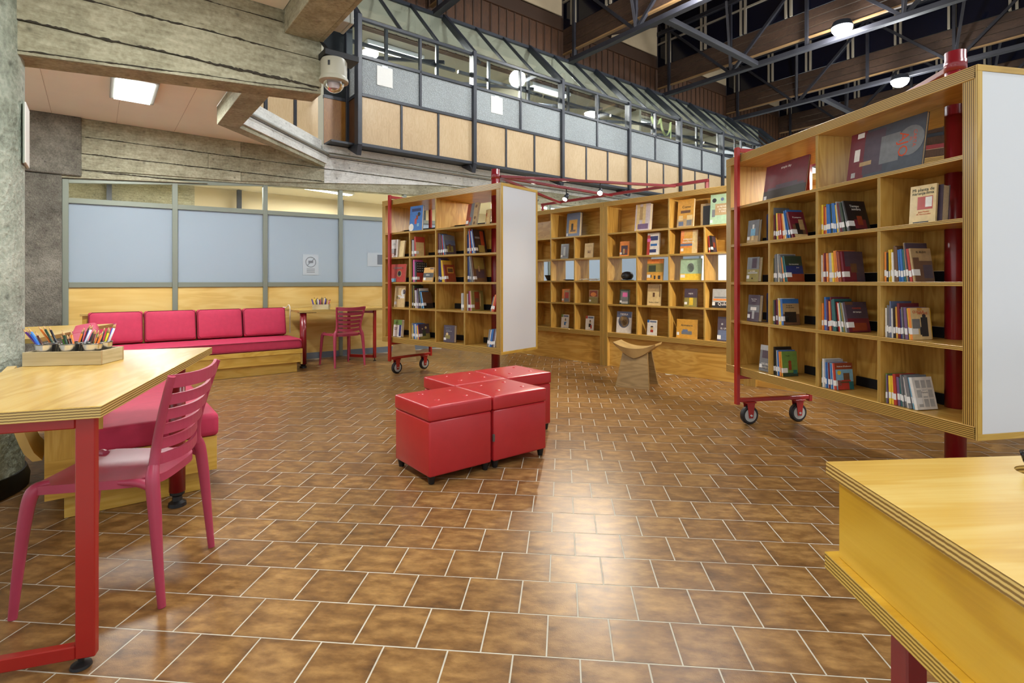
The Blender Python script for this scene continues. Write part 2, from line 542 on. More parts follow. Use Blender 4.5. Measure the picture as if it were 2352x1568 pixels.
def text(parent, name, s, size, m, M, align='CENTER', shear=0.0):
    key = ('txt', s, size, m.name, align, shear)
    me = CACHE.get(key)
    if me is None:
        cu = bpy.data.curves.new('t', 'FONT')
        cu.body = s
        cu.size = size
        cu.align_x = align
        cu.align_y = 'CENTER'
        cu.shear = shear
        cu.extrude = 0.0002
        cu.resolution_u = 2
        to = bpy.data.objects.new('t', cu)
        COL.objects.link(to)
        dg = bpy.context.evaluated_depsgraph_get()
        me = bpy.data.meshes.new_from_object(to.evaluated_get(dg))
        bpy.data.objects.remove(to)
        bpy.data.curves.remove(cu)
        me.materials.clear()
        me.materials.append(m)
        CACHE[key] = me
    return obj(name, me, m, parent, M)


def light(name, kind, loc, power, col=(1, 1, 1), target=None, parent=None, **kw):
    ld = bpy.data.lights.new(name, kind)
    ld.energy = power
    ld.color = col
    for k, v in kw.items():
        setattr(ld, k, v)
    o = bpy.data.objects.new(name, ld)
    link(o, parent)
    o.location = loc
    if target is not None:
        dv = Vector(target) - Vector(loc)
        o.rotation_euler = dv.to_track_quat('-Z', 'Y').to_euler()
    return o


GRID = R(38.1)
DX, DY = math.cos(GRID), math.sin(GRID)


def gw(t, D, z=0.0):
    """Building-grid coordinates (t along the glazed wall, D towards it) to the world."""
    return Vector((t * DX - D * DY, t * DY + D * DX, z))

# ------------------------------------------------------------------ floor
TA, TS = -0.09535, 0.205
TX0, TY0 = -0.1029, 2.6819
ex, ey = math.cos(TA), math.sin(TA)


def tile_center(row, u):
    # row line index grows towards the camera
    return (TX0 + (u + 0.5) * TS * ex - (row + 0.5) * TS * -ey, TY0 + (u + 0.5) * TS * ey - (row + 0.5) * TS * ex)


def build_floor():
    fl = pydata([(-9, -3, 0), (16, -3, 0), (16, 20, 0), (-9, 20, 0)], [(0, 1, 2, 3)])
    fl = obj('floor', fl, GROUT)
    fl['kind'] = 'structure'
    fl.location.z = -0.0007
    s, c, h = 0.2 / 2, 0.0006, 0.006
    v = [(-s, -s, -h), (s, -s, -h), (s, s, -h), (-s, s, -h)]
    v += [(-s, -s, -c), (s, -s, -c), (s, s, -c), (-s, s, -c)]
    q = s - c
    v += [(-q, -q, 0), (q, -q, 0), (q, q, 0), (-q, q, 0)]
    f = [(8, 9, 10, 11)]
    for i in range(4):
        j = (i + 1) % 4
        f += [(i, j, 4 + j, 4 + i), (4 + i, 4 + j, 8 + j, 8 + i)]
    cand = []
    rng = random.Random(3)
    for row in range(-62, 14):
        for ui in range(-48, 66):
            u = ui + (0 if row % 2 else 0.5)
            x, y = tile_center(row, u)
            D = -x * DY + y * DX
            if D > 8.1 or y < 0.55 or x > 1.0 * y + 3.0 or x < -1.0 * y - 1.0:
                continue
            # stop at the foot of the wall shelving
            sx = (x - 1.323) * 0.733 + (y - 7.27) * 0.68
            if sx > 0.12 and (x < 4.0 or y > 8.6):
                continue
            if x > 12:
                continue
            px = 1176 + FPX * x / y
            py = HORIZON + FPX * EYE / y
            vis = -80 < px < 2432 and py < 1640
            cand.append((-(1 / y ** 3 if vis else 0), x, y, rng.random()))
    cand.sort()
    me = pydata(v, f)
    uv = me.uv_layers.new(name='UVMap')
    for li, l in enumerate(me.loops):
        co = me.vertices[l.vertex_index].co
        uv.data[li].uv = (co.x / (2 * s) + 0.5, co.y / (2 * s) + 0.5)
    rot = Matrix.Rotation(TA, 4, 'Z')
    for _a, x, y, r in cand[:300]:
        tilt = Matrix.Rotation((r - 0.5) * 0.004, 4, 'X')
        obj('tile', me, TILE, fl, Matrix.Translation((x, y, 0.0007 + (r - 0.5) * 0.0004)) @ rot @ tilt)
    V, F, UV, RN = [], [], [], []
    for _a, x, y, r in cand[300:]:
        b0 = len(V)
        for p in v:
            V.append((x + p[0] * ex - p[1] * ey, y + p[0] * ey + p[1] * ex, p[2] + 0.0007 + (r - 0.5) * 0.0004))
        for fc in f:
            F.append(tuple(b0 + i for i in fc))
            for i in fc:
                UV += [v[i][0] / (2 * s) + 0.5, v[i][1] / (2 * s) + 0.5]
            RN.append(r)
    far = pydata(V, F)
    far.uv_layers.new(name='UVMap').data.foreach_set('uv', UV)
    far.attributes.new('rnd', 'FLOAT', 'FACE').data.foreach_set('value', RN)
    o = obj('tile_field', far, TILE, fl)
    o['kind'] = 'stuff'
    return fl


build_floor()

# ------------------------------------------------------------------ glazed partition (t along, D = 8.157)
PD = 8.157
MULL = [-0.28 + 1.097 * i for i in range(13)]
ztop = lambda t: 2.402 + 0.094 * t
ztr = lambda t: 2.122 + 0.016 * t


def quad_box(parent, name, t0, t1, D0, D1, za0, za1, zb0, zb1, m):
    """Box between t0..t1 whose bottom/top are za0/za1 at t0 and zb0/zb1 at t1."""
    return hexa(parent, name, [(t0, D0, za0), (t1, D0, zb0), (t1, D1, zb0), (t0, D1, za0),
                               (t0, D0, za1), (t1, D0, zb1), (t1, D1, zb1), (t0, D1, za1)], m)


def jagged(parent, t0, t1, D, z, w0, w1, zf=None):
    """A dirty, uneven formwork joint: a thin ragged strip."""
    rng = random.Random(int(z * 1000) + int(t0 * 77))
    n = max(8, int((t1 - t0) / 0.012))
    up, dn = [], []
    a = b = 0.5
    for i in range(n + 1):
        t = t0 + (t1 - t0) * i / n
        a = min(1, max(-0.3, a + rng.uniform(-0.5, 0.5)))
        b = min(1, max(-0.3, b + rng.uniform(-0.5, 0.5)))
        zz = z if zf is None else zf(t)
        zz += 0.002 * math.sin(t * 9 + z * 50)
        up.append((t, D, zz + (w0 + (w1 - w0) * max(0, a) ** 2) / 2))
        dn.append((t, D, zz - (w0 + (w1 - w0) * max(0, b) ** 2) / 2))
    k = n + 1
    v = up + dn + [(x, y + 0.006, z_) for x, y, z_ in up + dn]
    f = []
    for i in range(n):
        f += [(k + i, k + i + 1, i + 1, i), (i, i + 1, 2 * k + i + 1, 2 * k + i), (k + i + 1, k + i, 3 * k + i, 3 * k + i + 1)]
    return obj('joint_stain', pydata(v, f), DIRT, parent)


def build_partition():
    w = struct('wall_left', 'glazed partition of frosted panes over plywood panels', rz=GRID)
    a, b = PD, PD + 0.07
    for i, t in enumerate(MULL):
        zt = min(ztop(t), 3.0)
        box(w, 'mullion', (t - 0.03, a, 0), (t + 0.03, b, zt), ALU, 0.004)
    for i in range(12):
        t0, t1 = MULL[i] + 0.03, MULL[i + 1] - 0.03
        z0, z1 = min(ztop(t0), 3.0), min(ztop(t1), 3.0)
        quad_box(w, 'top_rail', t0, t1, a + 0.004, b - 0.004, z0 - 0.055, z0, z1 - 0.055, z1, ALU)
        quad_box(w, 'transom_rail', t0, t1, a + 0.004, b - 0.004, ztr(t0) - 0.03, ztr(t0) + 0.03, ztr(t1) - 0.03, ztr(t1) + 0.03, ALU)
        box(w, 'middle_rail', (t0, a + 0.004, 1.085), (t1, b - 0.004, 1.15), ALU, 0.004)
        quad_box(w, 'transom_pane', t0, t1, a + 0.03, a + 0.036, ztr(t0) + 0.03, z0 - 0.055, ztr(t1) + 0.03, z1 - 0.055, CLEAR)
        quad_box(w, 'frosted_pane', t0, t1, a + 0.03, a + 0.036, 1.15, ztr(t0) - 0.03, 1.15, ztr(t1) - 0.03, FROST)
        board(w, 'wood_panel', (t0 - (0.03 if i not in (2, 3) else 0.0), a + 0.02, 0.09), (t1, a + 0.035, 1.085), 'y', PLY_PALE, 0.001, 'x')
        box(w, 'skirting', (t0, a + 0.002, 0), (t1, a + 0.05, 0.09), BASEG, 0.002)
    # lintel of board-marked concrete over the glazing, in courses
    for t0, t1, m in ((-0.36, 2.74, CON_BEAM), (2.74, 13.2, CON_LIT)):  # stretch past the corner takes the concrete coloured as lit
        zs = [None, 2.48, 2.68, 2.88, 3.1] if m is CON_BEAM else [None, 2.88, 3.12]
        for k in range(len(zs) - 1):
            g = 0.0
            step = 1.55 if m is CON_BEAM else 2.1
            tt = t0
            kk = 0
            while tt < t1 - 0.05:
                te = min(t1, tt + step + 0.4 * ((k + kk) % 2))
                lo0 = min(ztop(tt), 3.0) if k == 0 else max(zs[k], min(ztop(tt), 3.0))
                lo1 = min(ztop(te), 3.0) if k == 0 else max(zs[k], min(ztop(te), 3.0))
                hi0, hi1 = zs[k + 1] - 0.006, zs[k + 1] - 0.006
                if hi0 - lo0 > 0.01:
                    lo1 = min(lo1, hi1 - 0.002)
                    quad_box(w, 'formwork_course', tt, te - 0.004, a - 0.03 - 0.004 * ((k * 7 + kk * 3) % 3), b + 0.1, lo0 + 0.003, hi0, lo1 + 0.003, hi1, m)
                tt = te
                kk += 1
    for z, ta, tb in ((2.68, -0.1, 2.7), (2.88, -0.1, 5.0), (2.48, -0.1, 0.75)):
        jagged(w, ta, tb, a - 0.0405, z, 0.002, 0.014)
    quad_box(w, 'lintel_core', -0.36, 13.2, a - 0.012, b + 0.09, 2.45, 3.2, 3.0, 3.2, CON_BEAM)
    return w


build_partition()
# concrete pier closing the glazing
pier = struct('wall_pier', 'rough grey concrete pier beside the glazed partition', rz=GRID)
box(pier, 'pier_shaft', (-2.4, PD - 0.05, 0), (-0.31, PD + 0.4, 2.4), CON_PIER, 0.01)
box(pier, 'pier_head', (-2.4, PD - 0.07, 2.405), (-0.13, PD + 0.4, 3.1), CON_PIER, 0.01)
# paper notices on the frosted panes
n1 = thing('paper_notice', 'white paper notice with crossed-out circle taped on frosted pane', 'notice', gw(0, 0), GRID)
tt = 2.57
nb = box(n1, 'sheet', (tt - 0.13, PD + 0.022, 1.26), (tt + 0.10, PD + 0.0285, 1.57), NOTICE, 0.0)
ring = sweep(n1, 'prohibition_ring', [(tt - 0.015 + 0.075 * math.cos(k * math.pi / 8), PD + 0.02, 1.455 + 0.075 * math.sin(k * math.pi / 8)) for k in range(17)], 0.004, INKG, 6, 1)
bar(n1, 'prohibition_slash', (tt - 0.066, PD + 0.02, 1.404), (tt + 0.036, PD + 0.02, 1.506), 0.005, 0.008, INKG, 0)
box(n1, 'crossed_symbol', (tt - 0.05, PD + 0.02, 1.44), (tt + 0.02, PD + 0.0215, 1.475), INKG, 0)
for k in range(3):
    box(n1, 'print_line', (tt - 0.075, PD + 0.0205, 1.345 - 0.024 * k), (tt + 0.045, PD + 0.0215, 1.353 - 0.024 * k), INKG, 0)
n2 = thing('paper_notice', 'pale landscape sheet taped on frosted pane behind farther bookcase', 'notice', gw(0, 0), GRID)
box(n2, 'sheet', (3.45, PD + 0.022, 1.41), (3.83, PD + 0.0285, 1.63), NOTICE, 0.0)
box(n2, 'picture', (3.62, PD + 0.02, 1.44), (3.78, PD + 0.0215, 1.60), BASEG, 0.0)

# office behind the partition
off = struct('wall_office', rz=GRID)
box(off, 'office_wall', (-3, 12.6, 0), (1.6, 12.7, 3.3), CON_BEAM, 0)
box(off, 'office_wall', (1.6, 12.6, 0), (14, 12.7, 3.3), plain('office_wall_paint', rgb(196, 180, 146), 0.8), 0)
box(off, 'office_side_wall', (-2.5, PD + 0.42, 0), (-2.4, 12.6, 3.3), plain('office_wall_paint', (1, 1, 1)), 0)
box(off, 'office_ceiling', (-3, PD + 0.15, 3.12), (14, 12.7, 3.2), plain('office_ceiling_paint', rgb(208, 198, 170), 0.8), 0)
for t in (0.2, 2.4, 4.6, 6.8):
    box(off, 'office_post', (t - 0.04, 12.4, 0), (t + 0.04, 12.5, 3.1), STEEL, 0)
for i, (t, D) in enumerate([(0.6, 10.3), (3.87, 11.2), (6.3, 10.3), (9.5, 10.3)]):
    o = thing('ceiling_tube_light', ['white fluorescent ceiling strip far behind first frosted pane', 'white fluorescent ceiling strip seen through the transom glass', 'fluorescent ceiling strip behind the farther bookcase', 'fluorescent ceiling strip behind the wall shelving'][i], 'light', gw(t, D, 3.0), GRID + R(15), 'office ceiling strips')
    box(o, 'housing', (-0.58, -0.09, 0.06), (0.58, 0.09, 0.115), WHITEWALL, 0.005)
    box(o, 'tube_panel', (-0.54, -0.07, 0.045), (0.54, 0.07, 0.06), TUBEGLOW, 0)
    light('office_light', 'AREA', (0, 0, 0.02), LAMP_W['office'], (1, 0.98, 0.95), (0, 0, -1), o, shape='RECTANGLE', size=1.2, size_y=0.16)

# ------------------------------------------------------------------ concrete column, beams and slab at the near end
col = struct('column', 'rough grey concrete column rising past the tabletop')
colm = lathe(col, 'shaft', [(0.40, 0.0), (0.40, 3.1)], CON_GREY, 40, Matrix.Translation((-3.11, 2.80, 0)))
lathe(col, 'rubber_skirting', [(0.42, 0.0), (0.425, 0.05), (0.41, 0.10), (0.402, 0.10)], BLACK, 40, Matrix.Translation((-3.11, 2.80, 0)))
sg = thing('wall_sign', 'thin white sign plate seen edge-on on the concrete column', 'sign', (-2.789, 3.051, 1.85), R(38))
box(sg, 'plate', (-0.006, -0.10, -0.03), (0.006, 0.10, 0.31), PAPER, 0.002)
box(sg, 'plate_edge', (-0.008, -0.105, -0.035), (0.0, 0.105, 0.315), plain('sign_backing', rgb(150, 160, 150), 0.5), 0.002)

beam = struct('beam', 'board-marked concrete beam running from the column', rz=GRID)
BT0, BT1 = -2.2, 1.325


def zbeam(t):
    return 2.44 + 0.085 * t


zs = [None, 2.60, 2.805, 3.005, 3.12]
for k in range(4):
    for (ta, tb) in ((BT0, -0.10), (-0.10, BT1)) if k == 2 else ((BT0, BT1),):
        pr = 0.004 * ((k * 5 + (ta > -1)) % 3)
        lo0, lo1 = (zbeam(ta) + 0.002, zbeam(tb) + 0.002) if k == 0 else (zs[k] + 0.003, zs[k] + 0.003)
        quad_box(beam, 'formwork_course', ta, tb - (0.004 if tb < BT1 else 0), 4.0 - pr, 4.06, lo0, zs[k + 1] - 0.003, lo1, zs[k + 1] - 0.003, CON_BEAM)
jagged(beam, -0.6, BT1 - 0.02, 3.9905, 2.60, 0.003, 0.022)
jagged(beam, -0.6, BT1 - 0.25, 3.9905, 2.805, 0.003, 0.018)
jagged(beam, 0.2, 1.05, 3.9905, 3.005, 0.002, 0.012)
jagged(beam, -0.6, BT1 - 0.03, 3.9945, 2.45, 0.001, 0.010, lambda t: zbeam(t) + 0.022)
quad_box(beam, 'beam_core', BT0, BT1, 4.012, 4.21, zbeam(BT0), 3.12, zbeam(BT1), 3.12, CON_BEAM)
cb = struct('beam_cross', 'concrete cross beam crossing over the beam end', rz=GRID)
box(cb, 'beam_core', (1.06, -1.0, 2.93), (1.30, 3.985, 3.5), CON_BEAM, 0.004)
box(cb, 'beam_edge', (1.30, -1.0, 2.935), (1.335, 3.985, 3.5), CON_BEAM, 0.004)
eb = struct('beam_edge', 'concrete edge beam turning the corner under the mezzanine', rz=GRID)
box(eb, 'beam_core', (1.06, 4.215, 2.90), (1.29, 6.66, 3.099), CON_BEAM, 0.004)
prism(eb, 'diagonal_underside', [(1.06, 6.65), (1.29, 6.65), (2.74, 8.09), (2.62, 8.10)], 2.90, 2.95, CON_BEAM)
prism(eb, 'diagonal_fascia', [(1.26, 6.66), (1.31, 6.63), (2.77, 8.09), (2.74, 8.12)], 2.952, 3.13, CON_LIT)
prism(eb, 'diagonal_upper_fascia', [(1.16, 6.70), (1.24, 6.66), (2.70, 8.12), (2.62, 8.16)], 3.135, 3.30, CON_LIT)
box(eb, 'long_upper_fascia', (2.70, 8.07, 3.125), (13.2, 8.30, 3.235), CON_LIT, 0.004)
box(eb, 'long_dark_joint', (2.72, 8.10, 3.10), (13.2, 8.30, 3.126), CON_BEAM, 0)
for (a, b2) in (((1.33, 6.61, 3.10), (2.79, 8.07, 3.10)), ((2.79, 8.07, 3.09), (13.2, 8.04, 3.09))):
    cyl(eb, 'conduit', a, b2, 0.017, GREYBOX, 10)
    cyl(eb, 'cable', (a[0], a[1], a[2] - 0.04), (b2[0], b2[1], b2[2] - 0.04), 0.005, BLACK, 6)
ceil = struct('ceiling', 'pale plaster soffit behind the concrete beam', rz=GRID)
prism(ceil, 'soffit', [(-5, 4.22), (1.055, 4.22), (1.055, 6.66), (2.6, 8.13), (-5, 8.13)], 3.1, 3.2, SOFFIT)
prism(ceil, 'near_soffit', [(-5, -1.0), (1.055, -1.0), (1.055, 3.995), (-5, 3.995)], 3.095, 3.2, SOFFIT)
for k in range(5):
    box(ceil, 'soffit_joint', (-1.6 + 0.6 * k, 4.25, 3.0985), (-1.597 + 0.6 * k, 8.1, 3.1005), plain('joint_shade', rgb(190, 166, 146), 0.8), 0)
SOFL = [(0.304, 6.55, 'bright square light set in the pale soffit above the beam'), (0.30, 2.6, 'square soffit light over the near table'),
        (0.30, 0.3, 'square soffit light over the viewpoint')]
for t, D, lab in SOFL:
    sl = thing('ceiling_light', lab, 'light', gw(t, D, 3.098 if D > 4 else 3.093), GRID, 'square soffit lights')
    box(sl, 'frame', (-0.19, -0.39, -0.03), (0.19, 0.39, 0.0), GREYBOX, 0.004)
    box(sl, 'diffuser', (-0.155, -0.35, -0.042), (0.155, 0.35, -0.031), PANELGLOW, 0)
    light('soffit_light', 'AREA', (0, 0, -0.05), LAMP_W['soffit'] * (3.2 if D > 4 else 1.5 if D > 1 else 0.8), (0.97, 1, 0.98), None, sl, shape='RECTANGLE', size=0.31, size_y=0.7)

# ------------------------------------------------------------------ mezzanine facade
mz = struct('wall_upper', 'glazed mezzanine bays in black steel over wood panels', rz=GRID)
FD = 7.75
FT = [3.125, 5.21, 7.33, 9.38, 11.31, 13.22, 15.2, 17.2]
ZB, ZM, ZU, ZE, ZR = 3.235, 3.99, 4.57, 5.14, 6.18
RD = FD + 0.99
for t in FT:
    box(mz, 'post', (t - 0.035, FD - 0.07, ZB - 0.02), (t + 0.035, FD + 0.07, ZE + 0.05), STEEL, 0.006)
    hexa(mz, 'post_foot', [(t - 0.035, FD - 0.02, ZB - 0.17), (t + 0.035, FD - 0.02, ZB - 0.17), (t + 0.035, FD + 0.32, ZB - 0.02), (t - 0.035, FD + 0.32, ZB - 0.02),
                           (t - 0.035, FD - 0.07, ZB - 0.02), (t + 0.035, FD - 0.07, ZB - 0.02), (t + 0.035, FD + 0.32, ZB), (t - 0.035, FD + 0.32, ZB)], STEEL)
    bar(mz, 'rafter', (t, FD - 0.02, ZE), (t, RD, ZR), 0.075, 0.12, STEEL, 0.006)
for i in range(len(FT) - 1):
    a, b = FT[i] + 0.035, FT[i + 1] - 0.035
    for z in (ZB, ZM, ZU, ZE):
        box(mz, 'rail', (a, FD - 0.03, z - 0.025), (b, FD + 0.03, z + 0.025), STEEL, 0.004)
    box(mz, 'ridge_rail', (a, RD - 0.03, ZR - 0.03), (b, RD + 0.03, ZR + 0.03), STEEL, 0.004)
    for k in range(3):
        p0, p1 = a + (b - a) * k / 3, a + (b - a) * (k + 1) / 3
        if k:
            box(mz, 'panel_mullion', (p0 - 0.018, FD - 0.025, ZB + 0.025), (p0 + 0.018, FD + 0.025, ZM - 0.025), STEEL, 0.003)
        board(mz, 'wood_panel', (p0 + (0.018 if k else 0), FD - 0.008, ZB + 0.025), (p1 - (0.018 if k < 2 else 0), FD + 0.008, ZM - 0.025), 'y', VENEER, 0.0, 'z')
        if k:
            bar(mz, 'glazing_bar', (p0, FD, ZE + 0.02), (p0, RD - 0.02, ZR - 0.01), 0.04, 0.05, STEEL, 0.003)
        hexa(mz, 'roof_pane', [(p0, FD + 0.0, ZE + 0.03), (p1, FD + 0.0, ZE + 0.03), (p1, RD, ZR - 0.004), (p0, RD, ZR - 0.004),
                               (p0, FD + 0.0, ZE + 0.038), (p1, FD + 0.0, ZE + 0.038), (p1, RD, ZR + 0.004), (p0, RD, ZR + 0.004)], CLEAR)
    c = (a + b) / 2
    for (p0, p1) in ((a, c - 0.02), (c + 0.02, b)):
        box(mz, 'textured_pane', (p0, FD - 0.004, ZM + 0.025), (p1, FD + 0.004, ZU - 0.025), TEXTURED, 0)
        box(mz, 'clear_pane', (p0, FD - 0.003, ZU + 0.025), (p1, FD + 0.003, ZE - 0.025), CLEAR, 0)
    box(mz, 'mullion', (c - 0.02, FD - 0.03, ZM + 0.025), (c + 0.02, FD + 0.03, ZE - 0.025), STEEL, 0.003)
    for q in (0.32, 0.8):
        bar(mz, 'inner_strut', (a + (b - a) * q, FD + 0.5, ZU - 0.2), (a + (b - a) * q, FD + 0.5, ZE + 0.25), 0.05, 0.05, STEEL, 0)
    bar(mz, 'inner_brace', (a + 0.2, FD + 2.2, ZE + 0.25), (b - 0.25, FD + 0.5, ZE - 0.05), 0.05, 0.06, STEEL, 0)
    bar(mz, 'inner_tie', (a, FD + 0.55, ZE - 0.12), (b, FD + 0.55, ZE - 0.12), 0.05, 0.05, STEEL, 0)
# return of the first bay and the set-back corner
a = FT[0]
for z in (ZB, ZM, ZU, ZE):
    bar(mz, 'return_rail', (a, FD, z), (a, 8.12, z), 0.05, 0.05, STEEL, 0)
    box(mz, 'corner_rail', (2.74, 8.13, z - 0.025), (a - 0.03, 8.19, z + 0.025), STEEL, 0)
box(mz, 'corner_post', (a - 0.05, 8.10, ZB), (a + 0.05, 8.20, 5.9), STEEL, 0.005)
board(mz, 'return_panel', (a - 0.008, FD + 0.07, ZB + 0.02), (a + 0.008, 8.10, ZM), 'x', SIDING, 0, 'z')
box(mz, 'return_pane', (a - 0.004, FD + 0.07, ZM + 0.03), (a + 0.004, 8.10, ZU), TEXTURED, 0)
box(mz, 'return_clear_pane', (a - 0.004, FD + 0.07, ZU + 0.03), (a + 0.004, 8.10, ZE), CLEAR, 0)
AMBER = plywood('amber_panel', rgb(128, 82, 22), rgb(150, 100, 34), rgb(168, 116, 46), rgb(80, 50, 20), rgb(120, 80, 30), gs=3.0)
board(mz, 'corner_panel', (2.74, 8.14, ZB + 0.02), (a - 0.05, 8.16, ZM), 'y', AMBER, 0, 'z')
box(mz, 'corner_pane', (2.74, 8.15, ZM + 0.03), (a - 0.05, 8.158, 5.6), DARKGLASS, 0)
dl = math.hypot(2.70 - 1.20, 8.14 - 6.64)
dg_ = struct('wall_corner', 'wood panels over the diagonal concrete edge', gw(1.20, 6.66, 0), GRID + R(45))
k0 = 0.0
for k in range(3):
    w0, w1 = dl * k / 3, dl * (k + 1) / 3
    box(dg_, 'post', (w0 - 0.03, 0.01, 3.30), (w0 + 0.03, 0.07, 5.0), STEEL, 0.003)
    board(dg_, 'wood_panel', (w0 + 0.03, 0.03, 3.30), (w1 - 0.03, 0.045, 4.4), 'y', VENEER, 0, 'z')
# interior of the mezzanine
mi = struct('wall_mezzanine_room', rz=GRID)
WM = plain('mezzanine_ceiling', rgb(212, 206, 184), 0.85)
box(mi, 'room_floor', (2.75, FD + 0.1, 3.24), (17.2, 12, 3.27), STEEL, 0)
box(mi, 'room_back', (1.4, 11.6, 3.27), (17.2, 11.7, 5.75), WM, 0)
box(mi, 'room_ceiling', (2.75, RD + 0.06, 5.72), (17.2, 11.7, 5.78), WM, 0)
box(mi, 'room_ceiling_lip', (2.75, RD + 0.03, 5.72), (17.2, RD + 0.06, ZR + 0.05), WM, 0)
for t in FT[::2]:
    box(mi, 'room_divider', (t - 0.04, RD + 0.2, 3.27), (t + 0.04, 11.6, 5.72), WM, 0)
for i, (t, D) in enumerate([(4.6, 9.6), (8.4, 9.3), (12.0, 9.5)]):
    nm = ['first', 'third', 'fifth'][i]
    o = thing('ceiling_tube_light', f'bright louvred ceiling strip in the {nm} mezzanine bay', 'light', gw(t, D, 5.6), GRID, 'mezzanine ceiling strips')
    box(o, 'housing', (-0.6, -0.12, 0.03), (0.6, 0.12, 0.11), WHITEWALL, 0.004)
    box(o, 'tube_panel', (-0.56, -0.1, 0.015), (0.56, 0.1, 0.03), TUBEGLOW, 0)
    light('mezzanine_light', 'AREA', (0, 0, 0), LAMP_W['mezzanine'] * 1.5, (1, 0.98, 0.93), (0, 0, -1), o, shape='RECTANGLE', size=1.1, size_y=0.2)
for i, (t, s_) in enumerate(((3.55, 'first'), (5.72, 'second'))):
    o = thing('paper_sheet', f'white paper sheet taped on the textured glass of the {s_} bay', 'paper', gw(t, FD - 0.012, 4.30), GRID)
    box(o, 'sheet', (-0.13, -0.002, -0.10), (0.13, 0.002, 0.20), PAPER, 0)
    box(o, 'tape_strip', (-0.05, -0.004, 0.18), (0.05, -0.002, 0.22), STICK, 0)
rb = thing('hanging_ribbon', 'pale green ribbon looped behind the clear glass of a mezzanine bay', 'ribbon', gw(10.5, FD + 0.06, 5.05), GRID)
sweep(rb, 'ribbon_strip', [(-0.2, 0, 0.0), (-0.12, 0, -0.16), (0.05, 0, -0.14), (0.14, 0, 0.02), (0.2, 0, -0.22), (0.36, 0, -0.36), (0.5, 0, -0.2), (0.54, 0, 0.0)], 0.03, plain('pale_green_ribbon', rgb(196, 210, 150), 0.6), 6, 5, 0.2)
sweep(rb, 'ribbon_tail', [(0.54, 0, 0.0), (0.55, 0, -0.2), (0.54, 0, -0.4)], 0.025, plain('pale_green_ribbon', (1, 1, 1)), 6, 5, 0.2)

# ------------------------------------------------------------------ upper wall, roof plates and trusses
TT = [1.5, 5.03, 8.54, 12.1, 15.6, 19.1, 22.6]
CZ, TZ = 6.2, 7.9
uw = struct('wall_back', 'brown boarded wall above the mezzanine roof', rz=GRID)
for i in range(17):
    t0 = -1.0 + 1.5 * i
    board(uw, 'boarding_panel', (t0, 9.05, 5.7), (t0 + 1.49, 9.09, 7.0), 'y', SIDING, 0.003, 'z')
    for k in range(7):
        box(uw, 'batten', (t0 + 0.02 + 0.21 * k, 9.035, 5.7), (t0 + 0.05 + 0.21 * k, 9.05, 7.0), SIDING, 0)
box(uw, 'plank_band', (-1, 9.0, 7.0), (24.5, 9.06, 7.3), SIDING, 0.004)
box(uw, 'wall_core', (-1, 9.09, 5.7), (24.5, 9.2, 9.0), plain('dark_wall', rgb(60, 40, 26), 0.8), 0)
rf = struct('roof', 'folded plank roof plates between the trusses', rz=GRID)
PLANKS = plywood('roof_planks', rgb(44, 30, 20), rgb(64, 44, 30), rgb(84, 60, 42), rgb(56, 38, 26), rgb(110, 84, 54), rough=0.7, coat=0.0, gs=2.5)
for i in range(len(TT) - 1):
    t0, t1 = TT[i], TT[i + 1]
    hexa(rf, 'roof_plate', [(t0 + 0.1, -6, 7.02), (t1, -6, 8.25), (t1, 9.0, 8.25), (t0 + 0.1, 9.0, 7.02),
                            (t0 + 0.1, -6, 7.08), (t1, -6, 8.31), (t1, 9.0, 8.31), (t0 + 0.1, 9.0, 7.08)], PLANKS)
    for k in range(3):
        board(rf, 'fascia_plank', (t1 + 0.02, -6, 6.46 + 0.19 * k), (t1 + 0.06, 8.99, 6.635 + 0.19 * k), 'x', PLANKS, 0.003, 'y')
    box(rf, 'fascia_edge', (t1 + 0.0, -6, 6.42), (t1 + 0.08, 8.99, 6.455), plain('lit_plank_edge', rgb(150, 116, 74), 0.6), 0.003)  # lower plank edge coloured paler, light on it put into the paint
    box(rf, 'glazing', (t1 + 0.03, -6, 7.03), (t1 + 0.05, 8.99, 8.24), NIGHT, 0)
    for k in range(14):
        D = 8.7 - 1.05 * k
        for s_ in (0, 0.11):
            box(rf, 'cream_mullion', (t1 - 0.01, D - s_ - 0.025, 7.03), (t1 + 0.03, D - s_ + 0.025, 8.2), CREAM, 0)
    box(rf, 'cream_rail', (t1 - 0.01, -6, 7.62), (t1 + 0.028, 8.99, 7.66), CREAM, 0)
    hexa(rf, 'cream_gable', [(t1 - 1.9, 8.96, 7.31), (t1 - 0.05, 8.96, 7.31), (t1 - 0.05, 8.99, 7.31), (t1 - 1.9, 8.99, 7.31),
                             (t1 - 1.88, 8.96, 7.36), (t1 - 0.05, 8.96, 8.1), (t1 - 0.05, 8.99, 8.1), (t1 - 1.88, 8.99, 7.36)], CREAMW)
